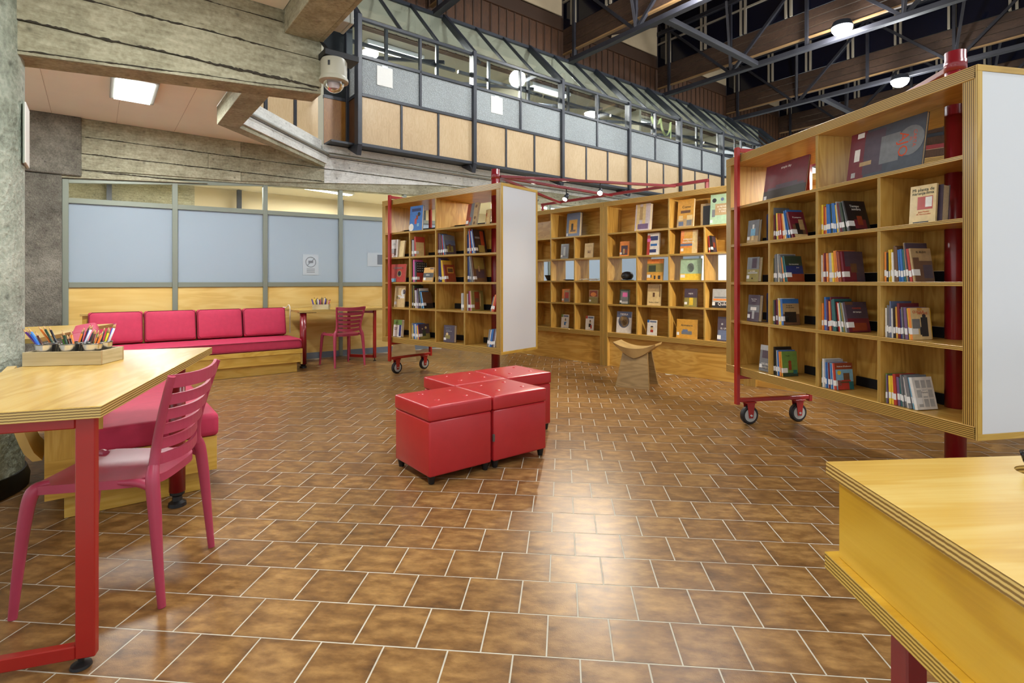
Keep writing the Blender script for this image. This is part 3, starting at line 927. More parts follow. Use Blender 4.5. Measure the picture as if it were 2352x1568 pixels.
for i, t in enumerate(TT):
    tr = struct('roof_truss_beam', 'dark steel roof truss', rz=GRID)
    box(tr, 'bottom_chord', (t - 0.07, -6, CZ - 0.05), (t + 0.07, 8.98, CZ + 0.05), TRUSS, 0.006)
    box(tr, 'top_chord', (t - 0.06, -6, TZ - 0.05), (t + 0.06, 8.98, TZ + 0.05), TRUSS, 0.006)
    D = 8.6
    k = 0
    while D > -5:
        bar(tr, 'vertical', (t, D, CZ), (t, D, TZ), 0.09, 0.06, TRUSS, 0)
        bar(tr, 'diagonal', (t, D, CZ if k % 2 else TZ), (t, D - 1.75, TZ if k % 2 else CZ), 0.07, 0.06, TRUSS, 0)
        if k % 2:
            bar(tr, 'knee_brace', (t, D, CZ), (t - 0.9, D - 0.4, TZ - 0.4), 0.05, 0.05, TRUSS, 0)
        D -= 1.75
        k += 1
    bar(tr, 'wall_strut', (t, 8.98, CZ), (t + 1.2, 9.0, CZ - 0.55), 0.05, 0.05, TRUSS, 0)
ty = struct('roof_tie_beam', 'steel ties between the roof trusses', rz=GRID)
for i in (2, 4):
    for D in (6.2,):
        box(ty, 'tie', (TT[i] + 0.07, D - 0.07, CZ - 0.05), (TT[i + 1] - 0.07, D + 0.07, CZ + 0.05), TRUSS, 0.006)
wr = struct('wall_right', 'boarded end wall far behind the wall shelving', rz=GRID)
board(wr, 'boarded_panel', (24.5, -6, 4.0), (24.56, 9.0, 9), 'x', SIDING, 0, 'z')
box(wr, 'concrete_band', (24.48, -6, 0), (24.56, 9.0, 4.0), CON_GREY, 0)


def flood(t, D, z, label):
    p = gw(t - 0.29, D, z)
    o = thing('flood_lamp', label, 'lamp', p, GRID, 'flood lamps under the roof trusses')
    lathe(o, 'housing', [(0.05, 0.14), (0.16, 0.10), (0.20, 0.0), (0.195, -0.01)], STEEL, 24)
    lathe(o, 'lens', [(0.0, -0.17), (0.08, -0.158), (0.14, -0.12), (0.18, -0.06), (0.19, -0.005)], LAMPGLOW, 24)
    box(o, 'bracket', (0.17, -0.02, 0.02), (0.215, 0.02, 0.08), STEEL, 0)
    light('flood_light', 'POINT', p + Vector((0, 0, -0.40)), LAMP_W['flood'], (0.95, 0.98, 1.0), None, None, shadow_soft_size=0.2)


flood(12.1, 4.31, 6.28, 'glaring white flood lamp nearest the upper middle of the roof')
flood(15.6, 4.32, 6.04, 'glaring white flood lamp just over the nearer bookcase top')
flood(8.54, 5.2, 6.6, 'flood lamp on the truss above the ottomans')
flood(5.03, 4.4, 6.2, 'flood lamp on the truss above the red chairs')
flood(8.54, -1.2, 6.2, 'flood lamp on the truss over the near desk')
flood(5.03, -1.2, 6.2, 'flood lamp on the truss behind the viewpoint')
# ------------------------------------------------------------------ rolling bookcases
ZC = [2.116, 1.768, 1.462, 1.152, 0.838, 0.465]   # underside of top, then shelf tops, then inside bottom
CT = 0.064
CL, CDEP = 2.0, 0.62
CX = [CT, 0.532, 1.0, 1.468, CL - CT]


def rolling_case(label, loc, rz):
    c = thing('rolling_bookcase', label, 'bookcase', (*loc, 0), rz, 'rolling bookcases with whiteboard ends')
    z0, z1 = 0.40, 2.18
    board(c, 'top_panel', (0, 0, z1 - CT), (CL, CDEP, z1), 'z', PLY_EDGE, 0.002)
    board(c, 'bottom_panel', (0, 0, z0), (CL, CDEP, z0 + CT), 'z', PLY_EDGE, 0.002)
    board(c, 'side_panel', (0, 0.001, z0 + CT), (CT, CDEP - 0.001, z1 - CT), 'x', PLY_EDGE, 0.002, 'z')
    board(c, 'side_panel', (CL - CT, 0.001, z0 + CT), (CL - 0.008, CDEP - 0.001, z1 - CT), 'x', PLY_EDGE, 0.002, 'z')
    for z in ZC[1:5]:
        board(c, 'shelf', (CT, 0.004, z - 0.021), (CL - CT, CDEP - 0.004, z), 'z', PLY, 0.001)
    tops = ZC
    for r in range(5):
        zt = tops[0] if r == 0 else tops[r] - 0.021
        zb = tops[r + 1]
        for k in (1, 2, 3):
            if r == 0 and k != 2:
                continue
            board(c, 'divider', (CX[k] - 0.010, 0.006, zb), (CX[k] + 0.010, CDEP - 0.006, zt), 'x', PLY, 0.001, 'z')
        cols = [(CX[0], CX[2]), (CX[2], CX[4])] if r == 0 else [(CX[k], CX[k + 1]) for k in range(4)]
        for (a, b) in cols:
            a2, b2 = a + (0.010 if a > CT else 0), b - (0.010 if b < CL - CT else 0)
            if b == CX[4]:
                b2 = 1.60
            if r:
                board(c, 'back_panel', (a2, 0.306, zb + 0.062), (b2, 0.318, zt), 'y', PLY, 0, 'z')
            box(c, 'black_strip', (a2, 0.300, zb), (b2, 0.322, zb + 0.060), STRIP, 0)
    # whiteboard end
    wb = CL - 0.007
    box(c, 'whiteboard', (wb, 0.028, z0 + 0.03), (wb + 0.012, CDEP - 0.028, z1 - 0.03), WHITE, 0.0)
    for lo, hi in (((wb, 0, z0), (wb + 0.016, CDEP, z0 + 0.03)), ((wb, 0, z1 - 0.03), (wb + 0.016, CDEP, z1)),
                   ((wb, 0, z0 + 0.03), (wb + 0.016, 0.028, z1 - 0.03)), ((wb, CDEP - 0.028, z0 + 0.03), (wb + 0.016, CDEP, z1 - 0.03))):
        board(c, 'whiteboard_trim', lo, hi, 'x', PLY_BENCH, 0.001)
    # pivot pole
    px, py = 1.655, 0.31
    cyl(c, 'pivot_pole', (px, py, 0.012), (px, py, 2.41), 0.048, RED, 28)
    cyl(c, 'pole_collar', (px, py, 2.181), (px, py, 2.235), 0.054, RED, 28)
    cyl(c, 'pole_collar', (px, py, 2.30), (px, py, 2.36), 0.051, RED, 28)
    cyl(c, 'floor_plate', (px, py, 0.001), (px, py, 0.012), 0.09, RED, 28)
    # caster frame at the far end
    bx = 0.187
    for y in (-0.024, CDEP + 0.024):
        box(c, 'frame_upright', (bx - 0.02, y - 0.015, 0.165), (bx + 0.02, y + 0.015, 2.235), REDO, 0.003)
    box(c, 'frame_top_bar', (bx - 0.018, -0.009, 2.195), (bx + 0.018, CDEP + 0.009, 2.228), REDO, 0.003)
    box(c, 'frame_bottom_bar', (bx - 0.02, -0.009, 0.185), (bx + 0.02, CDEP + 0.009, 0.215), REDO, 0.003)
    box(c, 'frame_middle_bar', (bx - 0.015, -0.009, 0.37), (bx + 0.015, CDEP + 0.009, 0.399), REDO, 0.003)
    for y in (0.085, CDEP - 0.085):
        w = thing('caster', None, None)
        del_keys = None
        w.parent = c
        w.location = (bx, y, 0.075)
        lathe(w, 'tyre', [(0.045, -0.02), (0.066, -0.02), (0.0745, -0.012), (0.0745, 0.012), (0.066, 0.02), (0.045, 0.02)], TYRE, 28, Matrix.Rotation(R(90), 4, 'Y') @ Matrix.Rotation(0, 4, 'Z'))
        lathe(w, 'hub', [(0.0, -0.023), (0.052, -0.021), (0.054, 0.0), (0.052, 0.021), (0.0, 0.023)], HUB, 24, Matrix.Rotation(R(90), 4, 'Y'))
        for s in (-1, 1):
            hexa(w, 'fork', [(s * 0.026 - 0.002, -0.018, -0.022), (s * 0.026 + 0.002, -0.018, -0.022), (s * 0.026 + 0.002, 0.018, -0.022), (s * 0.026 - 0.002, 0.018, -0.022),
                             (s * 0.026 - 0.002, -0.034, 0.10), (s * 0.026 + 0.002, -0.034, 0.10), (s * 0.026 + 0.002, 0.034, 0.10), (s * 0.026 - 0.002, 0.034, 0.10)], REDO)
        box(w, 'fork_plate', (-0.034, -0.045, 0.098), (0.034, 0.045, 0.109), REDO, 0.002)
        cyl(w, 'axle_bolt', (-0.034, 0, 0), (0.034, 0, 0), 0.009, CHROME, 10)
    return c


def axis_angle(dx, dy):
    return math.atan2(dy, dx)


CASE_R = ((1.804, 4.476), axis_angle(0.196, -0.981))
CASE_L = ((-1.653, 6.76), axis_angle(0.768, -0.640))
rolling_case('nearer rolling plywood bookcase with tall whiteboard end and red pole', *CASE_R)
rolling_case('farther rolling plywood bookcase standing between sofa table and wall shelving', *CASE_L)

# ------------------------------------------------------------------ fixed wall shelving
UG = (0.680, -0.733)
UA = axis_angle(*UG)
ZU_ = [2.19, 1.822, 1.500, 1.174, 0.850, 0.466]
UD = 0.34


def wall_unit(label, u0):
    loc = (1.323 + u0 * UG[0], 7.27 + u0 * UG[1], 0)
    c = thing('shelving_unit', label, 'bookshelf', loc, UA, 'wall shelving units')
    board(c, 'top_panel', (0.0, 0, 2.19), (CL - 0.004, UD, 2.255), 'z', PLY_EDGE, 0.002)
    for x in (0, CL - CT - 0.004):
        board(c, 'side_panel', (x, 0.001, 0), (x + CT, UD, 2.19), 'x', PLY_EDGE, 0.002, 'z')
    board(c, 'bottom_panel', (CT, 0.002, 0.402), (CL - CT - 0.004, UD, 0.466), 'z', PLY_EDGE, 0.002)
    board(c, 'plinth_panel', (CT, 0.05, 0.002), (CL - CT - 0.004, 0.066, 0.402), 'y', PLY, 0.001)
    xs = [CT, 0.532, 1.0, 1.468, CL - CT - 0.004]
    for z in ZU_[1:5]:
        board(c, 'shelf', (CT, 0.004, z - 0.021), (xs[4], UD - 0.004, z), 'z', PLY, 0.001)
    for r in range(5):
        zt = ZU_[0] if r == 0 else ZU_[r] - 0.021
        for k in (1, 2, 3):
            if r == 0 and k != 2:
                continue
            board(c, 'divider', (xs[k] - 0.010, 0.006, ZU_[r + 1]), (xs[k] + 0.010, UD - 0.006, zt), 'x', PLY, 0.001, 'z')
        if r != 2:
            for k in range(4):
                ga = 0.0102 if k in (1, 2, 3) and not (r == 0 and k != 2) else 0.0
                gb = 0.0102 if k in (0, 1, 2) and not (r == 0 and k != 1) else 0.0
                board(c, 'back_panel', (xs[k] + ga, UD - 0.016, ZU_[r + 1]), (xs[k + 1] - gb, UD - 0.005, zt), 'y', PLY, 0)
    return c


U0 = (-2.085, -0.085, 1.915)
wall_unit('wall shelving unit partly hidden behind the farther rolling bookcase', U0[0])
wall_unit('middle wall shelving unit with the carved stool in front', U0[1])
wall_unit('wall shelving unit mostly hidden behind the nearer rolling bookcase', U0[2])


# red overhead frames
def uw_pt(u, z, y=0.03):
    return Vector((1.323 + u * UG[0] - y * UG[1], 7.27 + u * UG[1] + y * UG[0], z))


def case_pt(case, x, y, z):
    (ox, oy), a = case
    return Vector((ox + x * math.cos(a) - y * math.sin(a), oy + x * math.sin(a) + y * math.cos(a), z))


def spot_lamp(label, p, aim, tgt):
    o = thing('spot_lamp', label, 'lamp', p, 0, 'spot lamps hanging from the red frames')
    cyl(o, 'stem', (0, 0, 0), (0, 0, -0.08), 0.006, BLACK, 8)
    d = (Vector(aim) - p).normalized()
    a = Vector((0, 0, -0.09)) - d * 0.04
    b = Vector((0, 0, -0.09)) + d * 0.05
    cyl(o, 'lamp_can', a, b, 0.024, STEEL, 16, 0.032)
    cyl(o, 'lamp_face', b - d * 0.001, b + d * 0.004, 0.029, SPOTGLOW, 16)
    light('spot_light', 'SPOT', p + b + d * 0.01, LAMP_W['spot'], (1.0, 0.88, 0.70), tgt, None, spot_size=R(85), spot_blend=0.6, shadow_soft_size=0.03)


fr = thing('overhead_frame', 'red tube frame from farther bookcase pole to the wall shelving top', 'frame', (0, 0, 0))
pole = case_pt(CASE_L, 1.655, 0.31, 2.335)
bar(fr, 'crossbar', uw_pt(-1.30, 2.35), uw_pt(1.42, 2.35), 0.035, 0.035, RED)
for u in (-1.28, 1.40):
    bar(fr, 'bar_post', uw_pt(u, 2.256), uw_pt(u, 2.332), 0.035, 0.035, RED)
for u in (1.007, 0.051, -0.886):
    e = uw_pt(u, 2.33, 0.0)
    d = (e - pole).normalized()
    bar(fr, 'radial_arm', pole + d * 0.055, e - d * 0.0, 0.035, 0.03, RED)
fr2 = thing('overhead_frame', 'red tube frame behind the nearer rolling bookcase', 'frame', (0, 0, 0))
pole2 = case_pt(CASE_R, 1.655, 0.31, 2.335)
bar(fr2, 'crossbar', uw_pt(2.0, 2.35), uw_pt(3.85, 2.35), 0.035, 0.035, RED)
for u in (2.05, 3.80):
    bar(fr2, 'bar_post', uw_pt(u, 2.256), uw_pt(u, 2.332), 0.035, 0.035, RED)
ends2 = []
for u in (2.2, 3.0, 3.75):
    e = uw_pt(u, 2.33, 0.0)
    d = (e - pole2).normalized()
    bar(fr2, 'radial_arm', pole2 + d * 0.055, e, 0.035, 0.03, RED)
    ends2.append(pole2.lerp(e, 0.56))
SPL = ['spot lamp on the longest red arm in front of the mezzanine', 'spot lamp on the middle red arm above the wall shelving', 'spot lamp beside the farther whiteboard top edge']
for lab, q, tgt in zip(SPL, (Vector((1.044, 6.277, 2.315)), Vector((0.684, 6.675, 2.315)), Vector((0.311, 7.038, 2.315))),
                       ((0.2, 3.4, 0.2), (-0.6, 5.2, 0.2), (-1.0, 6.3, 1.0))):
    spot_lamp(lab, q, tgt, tgt)
for lab, q, tgt in zip(('spot lamp on the red arm behind the nearer bookcase top panel', 'spot lamp on the middle red arm behind the nearer bookcase', 'spot lamp on the last red arm behind the nearer bookcase'),
                       ends2, ((1.9, 6.7, 1.3), (2.6, 5.9, 1.2), (1.4, 4.6, 0.3))):
    spot_lamp(lab, Vector((q.x, q.y, 2.315)), tgt, tgt)

# ------------------------------------------------------------------ ottomans
OS = 0.44
OC = Vector((-0.466, 2.985))
OD = math.atan2(0.617, 0.787)


def ottoman(i, j, label):
    p = OC + Vector((math.cos(OD), math.sin(OD))) * (i * 0.449) + Vector((-math.sin(OD), math.cos(OD))) * (j * 0.449)
    c = thing('ottoman', label, 'ottoman', (p.x, p.y, 0), OD, 'red vinyl ottomans pushed together')
    s = OS
    obj('body', boxmesh(s - 0.008, s - 0.008, 0.315, LEATH, 0.012, 3), LEATH, c, Matrix.Translation((s / 2, s / 2, 0.045 + 0.1575)))
    lid = obj('lid', cushion_mesh(s, s, 0.085, 0.006, 0.014, LEATH), LEATH, c, Matrix.Translation((s / 2, s / 2, 0.362 + 0.0425)))
    for a in (-1, 1):
        for b in (-1, 1):
            lathe(lid, 'tuft_button', [(0.016, 0.0), (0.013, 0.003), (0.0, 0.0045)], LEATH, 12, Matrix.Translation((a * 0.10, b * 0.10, 0.0475)))
            lathe(c, 'leg', [(0.016, 0.0), (0.024, 0.046)], BLACK, 14, Matrix.Translation((s / 2 + a * 0.187, s / 2 + b * 0.187, 0.001)))
    return c


ottoman(0, 0, 'red vinyl ottoman at the near end of the cluster')
oo = ottoman(1, 0, 'red vinyl ottoman in the front row beside the gap with a latch')
box(oo, 'latch', (-0.004, -0.002, 0.17), (0.010, 0.012, 0.215), plain('latch_steel', rgb(110, 104, 100), 0.4, 0.6), 0.002)
ottoman(1, 1, 'red vinyl ottoman in the back row facing the sofa')
ottoman(2, 1, 'red vinyl ottoman at the back end nearest the wall shelving')


# ------------------------------------------------------------------ chairs
def chair(label, loc, rz):
    c = thing('slat_back_chair', label, 'chair', (*loc, 0), rz, 'rose plastic slat-back chairs')
    # seat: rounded, slightly dished
    n = 14
    V, F = [], []
    for layer in (0, 1):
        for i in range(n + 1):
            for j in range(n + 1):
                u, v = i / n * 2 - 1, j / n * 2 - 1
                k = max(abs(u), abs(v))
                if k > 1e-6:
                    L = (abs(u) ** 5 + abs(v) ** 5) ** 0.2
                    u2, v2 = u * k / L, v * k / L
                else:
                    u2 = v2 = 0
                x = u2 * (0.205 - 0.012 * (1 - v2) / 2 + 0.012 * v2)
                y = v2 * 0.215 + 0.012
                z = 0.448 - 0.014 * (1 - u2 ** 2) * (1 - (v2 * 0.9) ** 4) - 0.022 * max(0, v2 - 0.55) ** 2 * 4
                V.append((x, y, z - layer * (0.018 + 0.012 * (k ** 4))))
    m = (n + 1) ** 2
    for i in range(n):
        for j in range(n):
            a = i * (n + 1) + j
            F.append((a, a + n + 1, a + n + 2, a + 1))
            F.append((m + a, m + a + 1, m + a + n + 2, m + a + n + 1))
    for k in range(n):
        for (a, b) in ((k, k + 1), (n * (n + 1) + k + 1, n * (n + 1) + k), ((k + 1) * (n + 1), k * (n + 1)), (k * (n + 1) + n, (k + 1) * (n + 1) + n)):
            F.append((a, b, m + b, m + a))
    obj('seat', pydata(V, F, True), PINK, c)
    for s in (-1, 1):
        sweep(c, 'leg', [(s * 0.212, 0.235, 0.001), (s * 0.208, 0.222, 0.15), (s * 0.200, 0.205, 0.33), (s * 0.192, 0.185, 0.425), (s * 0.165, 0.150, 0.440)], [0.013, 0.016, 0.020, 0.022, 0.014], PINK, 12, 6)
        sweep(c, 'leg', [(s * 0.217, -0.235, 0.001), (s * 0.214, -0.222, 0.15), (s * 0.207, -0.208, 0.33), (s * 0.198, -0.196, 0.44), (s * 0.178, -0.190, 0.49)], [0.013, 0.016, 0.021, 0.023, 0.018], PINK, 12, 6)
        sweep(c, 'seat_loop', [(s * 0.200, -0.198, 0.42), (s * 0.194, -0.150, 0.437), (s * 0.185, -0.08, 0.438)], [0.018, 0.016, 0.008], PINK, 10, 5)
        sweep(c, 'back_upright', [(s * 0.180, -0.190, 0.47), (s * 0.170, -0.196, 0.56), (s * 0.182, -0.218, 0.66), (s * 0.198, -0.246, 0.76), (s * 0.206, -0.262, 0.815)], [0.018, 0.016, 0.015, 0.014, 0.013], PINK, 10, 6)
    zs = [0.508, 0.563, 0.618, 0.673, 0.728, 0.795]
    for i, z in enumerate(zs):
        k = (z - 0.47) / 0.345
        hw = 0.172 + 0.034 * max(0, (k - 0.25)) / 0.75
        yb = -0.190 - 0.072 * max(0, (z - 0.56)) / 0.255
        hh = 0.019 if i < 5 else 0.024
        V, F = [], []
        N = 12
        for q in range(N + 1):
            u = q / N * 2 - 1
            x = u * hw
            y = yb - 0.034 * (1 - u * u)
            for (dy, dz) in ((-0.006, -hh), (0.006, -hh), (0.006, hh), (-0.006, hh)):
                V.append((x, y + dy, z + dz - 0.010 * (1 - u * u)))
        for q in range(N):
            for e in range(4):
                a, b = q * 4 + e, q * 4 + (e + 1) % 4
                F.append((a, b, b + 4, a + 4))
        F += [(3, 2, 1, 0), (N * 4, N * 4 + 1, N * 4 + 2, N * 4 + 3)]
        obj('slat' if i < 5 else 'top_rail', pydata(V, F), PINK, c)
    for x in (-0.09, 0.09):
        box(c, 'seat_stud', (x - 0.018, 0.12, 0.408), (x + 0.018, 0.15, 0.425), PINK, 0.004)
    return c


chair('rose plastic slat-back chair at the near table', (-1.505, 2.058), R(98.9))
chair('rose plastic slat-back chair at the far table by the glazed partition', (-2.367, 7.40), R(44.2))

# ------------------------------------------------------------------ near table
TZn = 0.785
ta = thing('work_table', 'plywood work table with red legs holding the pencil tray', 'table', (-1.215, 1.569, 0), math.atan2(0.316, 0.949))
# local: x runs back along -a (towards the right end), y = b
board(ta, 'tabletop', (-0.63, 0, TZn - 0.036), (0, 1.5, TZn), 'z', PLY_TOP, 0.0015)
for x in (-0.585, -0.075):
    box(ta, 'leg', (x, 0.03, 0.03), (x + 0.05, 0.06, TZn - 0.037), REDO, 0.003)
    lathe(ta, 'levelling_foot', [(0.028, 0.0), (0.026, 0.008), (0.008, 0.014), (0.008, 0.03)], BLACK, 16, Matrix.Translation((x + 0.01, 0.045, 0.001)))
box(ta, 'foot_bar', (-0.535, 0.031, 0.03), (-0.075, 0.059, 0.07), REDO, 0.003)
box(ta, 'top_bar', (-0.535, 0.031, TZn - 0.07), (-0.075, 0.059, TZn - 0.037), REDO, 0.003)
cyl(ta, 'leg', (-0.115, 1.27, 0.075), (-0.115, 1.27, TZn - 0.037), 0.037, RED, 24)
lathe(ta, 'rubber_foot', [(0.042, 0.0), (0.040, 0.018), (0.024, 0.028), (0.022, 0.05), (0.034, 0.060), (0.034, 0.076)], BLACK, 20, Matrix.Translation((-0.115, 1.27, 0.001)))

# pencil trays
PCOL = {'blue': rgb(40, 96, 200), 'purple': rgb(88, 40, 130), 'orange': rgb(224, 120, 34), 'dark green': rgb(28, 60, 40), 'green': rgb(70, 130, 40), 'brown': rgb(86, 48, 34),
        'black': rgb(36, 36, 44), 'red': rgb(186, 50, 36), 'yellow': rgb(236, 210, 50), 'white': rgb(224, 226, 236), 'sky blue': rgb(90, 150, 220), 'violet': rgb(70, 50, 140), 'pink': rgb(214, 120, 150)}
WOODTIP = plain('pencil_wood', rgb(220, 178, 128), 0.7)


def pencil(label, base, tip, colour, group, r=0.0042, name='pencil'):
    base, tip = Vector(base), Vector(tip)
    M, L = frame_to(base, tip)
    M = Matrix.Translation(base) @ M.to_3x3().to_4x4()
    o = bpy.data.objects.new(name, cylmesh(r, r, L - 0.022, plain('lacquer_' + colour.replace(' ', '_'), PCOL[colour], 0.35), 6))
    link(o)
    o.matrix_world = M @ Matrix.Translation((0, 0, (L - 0.022) / 2))
    tag(o, label, 'pencil' if name == 'pencil' else 'marker', group)
    obj('sharpened_wood', cylmesh(r, 0.0012, 0.018, WOODTIP if name == 'pencil' else BLACK, 6), None, o, Matrix.Translation((0, 0, (L - 0.022) / 2 + 0.009)))
    obj('lead_tip', cylmesh(0.0012, 0.0003, 0.004, plain('lacquer_' + colour.replace(' ', '_'), PCOL[colour], 0.35), 6), None, o, Matrix.Translation((0, 0, (L - 0.022) / 2 + 0.020)))
    return o


def tray(label, loc, rz, L, Wd, H, mat_=None):
    t = thing('wooden_tray', label, 'tray', loc, rz)
    m = mat_ or RAW
    board(t, 'bottom', (0.012, 0.012, 0.001), (L - 0.012, Wd - 0.012, 0.01), 'z', m, 0)
    board(t, 'side', (0, 0, 0.0005), (L, 0.012, H), 'y', m, 0.001)
    board(t, 'side', (0, Wd - 0.012, 0.0005), (L, Wd, H), 'y', m, 0.001)
    board(t, 'end', (0, 0.012, 0.0005), (0.012, Wd - 0.012, H), 'x', m, 0.001)
    board(t, 'end', (L - 0.012, 0.012, 0.0005), (L, Wd - 0.012, H), 'x', m, 0.001)
    return t


# near tray: front edge px (52,838)-(230,838): set on the table in world space
trz = R(9.4)
tloc = Vector((-2.117, 2.295, TZn + 0.0005))
TL, TW, TH = 0.306, 0.182, 0.061
tray('pale pine tray holding tin cups of coloured pencils on near table', tloc, trz, TL, TW, TH)
tm = Matrix.Translation(tloc) @ Matrix.Rotation(trz, 4, 'Z')
ORD = ['first', 'second', 'third', 'fourth', 'fifth', 'sixth', 'seventh']
cups = []
for k, (x, y) in enumerate([(0.060, 0.0515), (0.152, 0.0515), (0.244, 0.0515), (0.060, 0.1305), (0.152, 0.1305), (0.244, 0.1305)]):
    p = tm @ Vector((x, y, 0.0115))
    rowname = 'front' if k < 3 else 'back'
    o = thing('tin_cup', f'shiny flared tin cup, {ORD[k % 3]} in the {rowname} row of the pine pencil tray', 'cup', p, 0, 'tin cups in the pencil tray')
    lathe(o, 'cup_wall', [(0.028, 0.0), (0.030, 0.003), (0.034, 0.04), (0.0376, 0.076), (0.0366, 0.076), (0.033, 0.04), (0.029, 0.004), (0.0, 0.003)], CHROME, 32)
    lathe(o, 'rolled_rim', [(0.0368, 0.0762), (0.0393, 0.078), (0.0368, 0.080), (0.0358, 0.078), (0.0368, 0.0762)], CHROME, 32)
    cups.append((p, rowname, k % 3))
rp = random.Random(5)
# cup, x at the rim, x at the tip, tip height above the cup floor, colours
CUPP = [(0, -0.018, -0.082, 0.140, ['purple', 'blue', 'blue', 'sky blue', 'brown']), (1, 0.0, -0.020, 0.130, ['green', 'brown', 'dark green', 'brown', 'black', 'orange']),
        (2, 0.010, 0.026, 0.132, ['green', 'brown', 'green', 'orange', 'brown', 'orange']), (3, 0.0, -0.062, 0.145, ['orange', 'yellow', 'dark green', 'black']),
        (4, 0.012, 0.036, 0.150, ['black', 'orange', 'red', 'black', 'violet', 'white', 'black']), (5, 0.012, 0.034, 0.150, ['black', 'orange', 'green', 'yellow', 'blue', 'white'])]
for k, rim, tipx, tz_, cols in CUPP:
    p, rowname, idx = cups[k]
    n = len(cols)
    for i, cname in enumerate(cols):
        u = (i - (n - 1) / 2) / max(1, (n - 1) / 2)
        sl_ = (tipx - rim) / (tz_ - 0.078)
        by_ = rp.uniform(-0.012, 0.010)
        xr = rim + u * 0.016
        zt_ = tz_ + rp.uniform(-0.012, 0.012)
        xb = max(-0.021, min(0.021, xr - sl_ * 0.07))
        tip_ = p + Vector((xr + sl_ * (zt_ - 0.078) + u * 0.008, by_ * 0.5 + rp.uniform(0.0, 0.01), zt_))
        pencil(f'{cname} pencil, {ORD[i]} across, {ORD[idx]} tin cup of {rowname} row', p + Vector((xb, by_, 0.008)), tip_, cname, 'coloured pencils in the near tray', 0.0048)

# ------------------------------------------------------------------ desk at the viewer's elbow
de = thing('box_desk', 'yellow plywood desk with a boxed apron and round cup hole', 'desk', (0.639, 1.081, 0), math.atan2(0.027, 0.429))
# local x to the right, local -y towards the viewer
DZ = 0.785
Vt, Ft = [], []
hx, hy, hr = 0.378, -0.088, 0.046
poly = [(0, 0), (1.3, 0.03), (1.22, -1.6), (-0.19, -1.6)]
n = 32
ringv = [(hx + hr * math.cos(2 * math.pi * k / n), hy + hr * 0.92 * math.sin(2 * math.pi * k / n)) for k in range(n)]


def desk_top():
    bm = bmesh.new()
    th = 0.026
    sq = [(0.36, 0.0), (0.58, 0.0), (0.58, -0.16), (0.36, -0.16)]
    # square patch around the hole, then the rest of the top as quads
    def lerp_edge(x0, x1, t):
        return x0 + (x1 - x0) * t
    out = []
    for k in range(n):
        a = 2 * math.pi * k / n
        c, s = math.cos(a), math.sin(a)
        f = 1 / max(abs(c) / 0.11, abs(s) / 0.07)
        out.append((hx + c * f, hy + s * f))
    for sx_ in (-1, 1):
        for sy_ in (-1, 1):
            q_ = (hx + sx_ * 0.11, hy + sy_ * 0.07)
            i_ = min(range(n), key=lambda m_: (out[m_][0] - q_[0]) ** 2 + (out[m_][1] - q_[1]) ** 2)
            out[i_] = q_
    top_r = [bm.verts.new((x, y, DZ)) for x, y in ringv]
    top_o = [bm.verts.new((x, y, DZ)) for x, y in out]
    bot_r = [bm.verts.new((x, y, DZ - th)) for x, y in ringv]
    for k in range(n):
        j = (k + 1) % n
        bm.faces.new((top_r[k], top_r[j], top_o[j], top_o[k])[::-1])
        bm.faces.new((top_r[k], top_r[j], bot_r[j], bot_r[k]))
    x0, x1, y0, y1 = hx - 0.11, hx + 0.11, hy - 0.07, hy + 0.07
    def q(pts):
        bm.faces.new([bm.verts.new((x, y, DZ)) for x, y in pts])
    L = lambda y: -0.19 * (y / -1.6)
    Rr = lambda y: 1.3 - 0.08 * (y / -1.6)
    T = lambda x: 0.03 * x / 1.3
    q([(L(y1), y1), (x0, y1), (x0, T(x0)), (0, 0)])
    q([(x0, y1), (x1, y1), (x1, T(x1)), (x0, T(x0))])
    q([(x1, y1), (Rr(y1), y1), (1.3, 0.03), (x1, T(x1))])
    q([(L(y0), y0), (x0, y0), (x0, y1), (L(y1), y1)])
    q([(x1, y0), (Rr(y0), y0), (Rr(y1), y1), (x1, y1)])
    q([(-0.19, -1.6), (1.22, -1.6), (Rr(y0), y0), (L(y0), y0)])
    pts = [(0, 0), (1.3, 0.03), (1.22, -1.6), (-0.19, -1.6)]
    for i in range(4):
        a, b = pts[i], pts[(i + 1) % 4]
        vs = [bm.verts.new((a[0], a[1], DZ)), bm.verts.new((b[0], b[1], DZ)), bm.verts.new((b[0], b[1], DZ - th)), bm.verts.new((a[0], a[1], DZ - th))]
        bm.faces.new(vs)
    vs = [bm.verts.new((x, y, DZ - th)) for x, y in pts]
    bm.faces.new(vs)
    bmesh.ops.remove_doubles(bm, verts=bm.verts, dist=1e-5)
    for v in bm.verts:
        v.co.z -= DZ - th / 2
    me = bpy.data.meshes.new('m')
    bm.normal_update()
    bm.to_mesh(me)
    bm.free()
    return me


obj('desktop', desk_top(), PLY_TOP, de, Matrix.Translation((0, 0, DZ - 0.013)))
YW = plywood('yellow_apron', rgb(176, 132, 28), rgb(204, 160, 44), rgb(220, 182, 70), rgb(126, 98, 34), rgb(212, 180, 92), period=0.007, rough=0.3, coat=0.2, gs=0.6)
# apron panels and lipped bottom board
def plank(parent, name, a, b, z0, z1, th, m):
    a, b = Vector((*a, 0)), Vector((*b, 0))
    ex_ = (b - a).normalized()
    ez_ = Vector((-ex_.y, ex_.x, 0))
    ey_ = ez_.cross(ex_)
    M = Matrix.Translation((a + b) / 2 + Vector((0, 0, (z0 + z1) / 2))) @ Matrix((ex_, ey_, ez_)).transposed().to_4x4()
    return obj(name, boxmesh((b - a).length, z1 - z0, th, m, 0.001), m, parent, M)


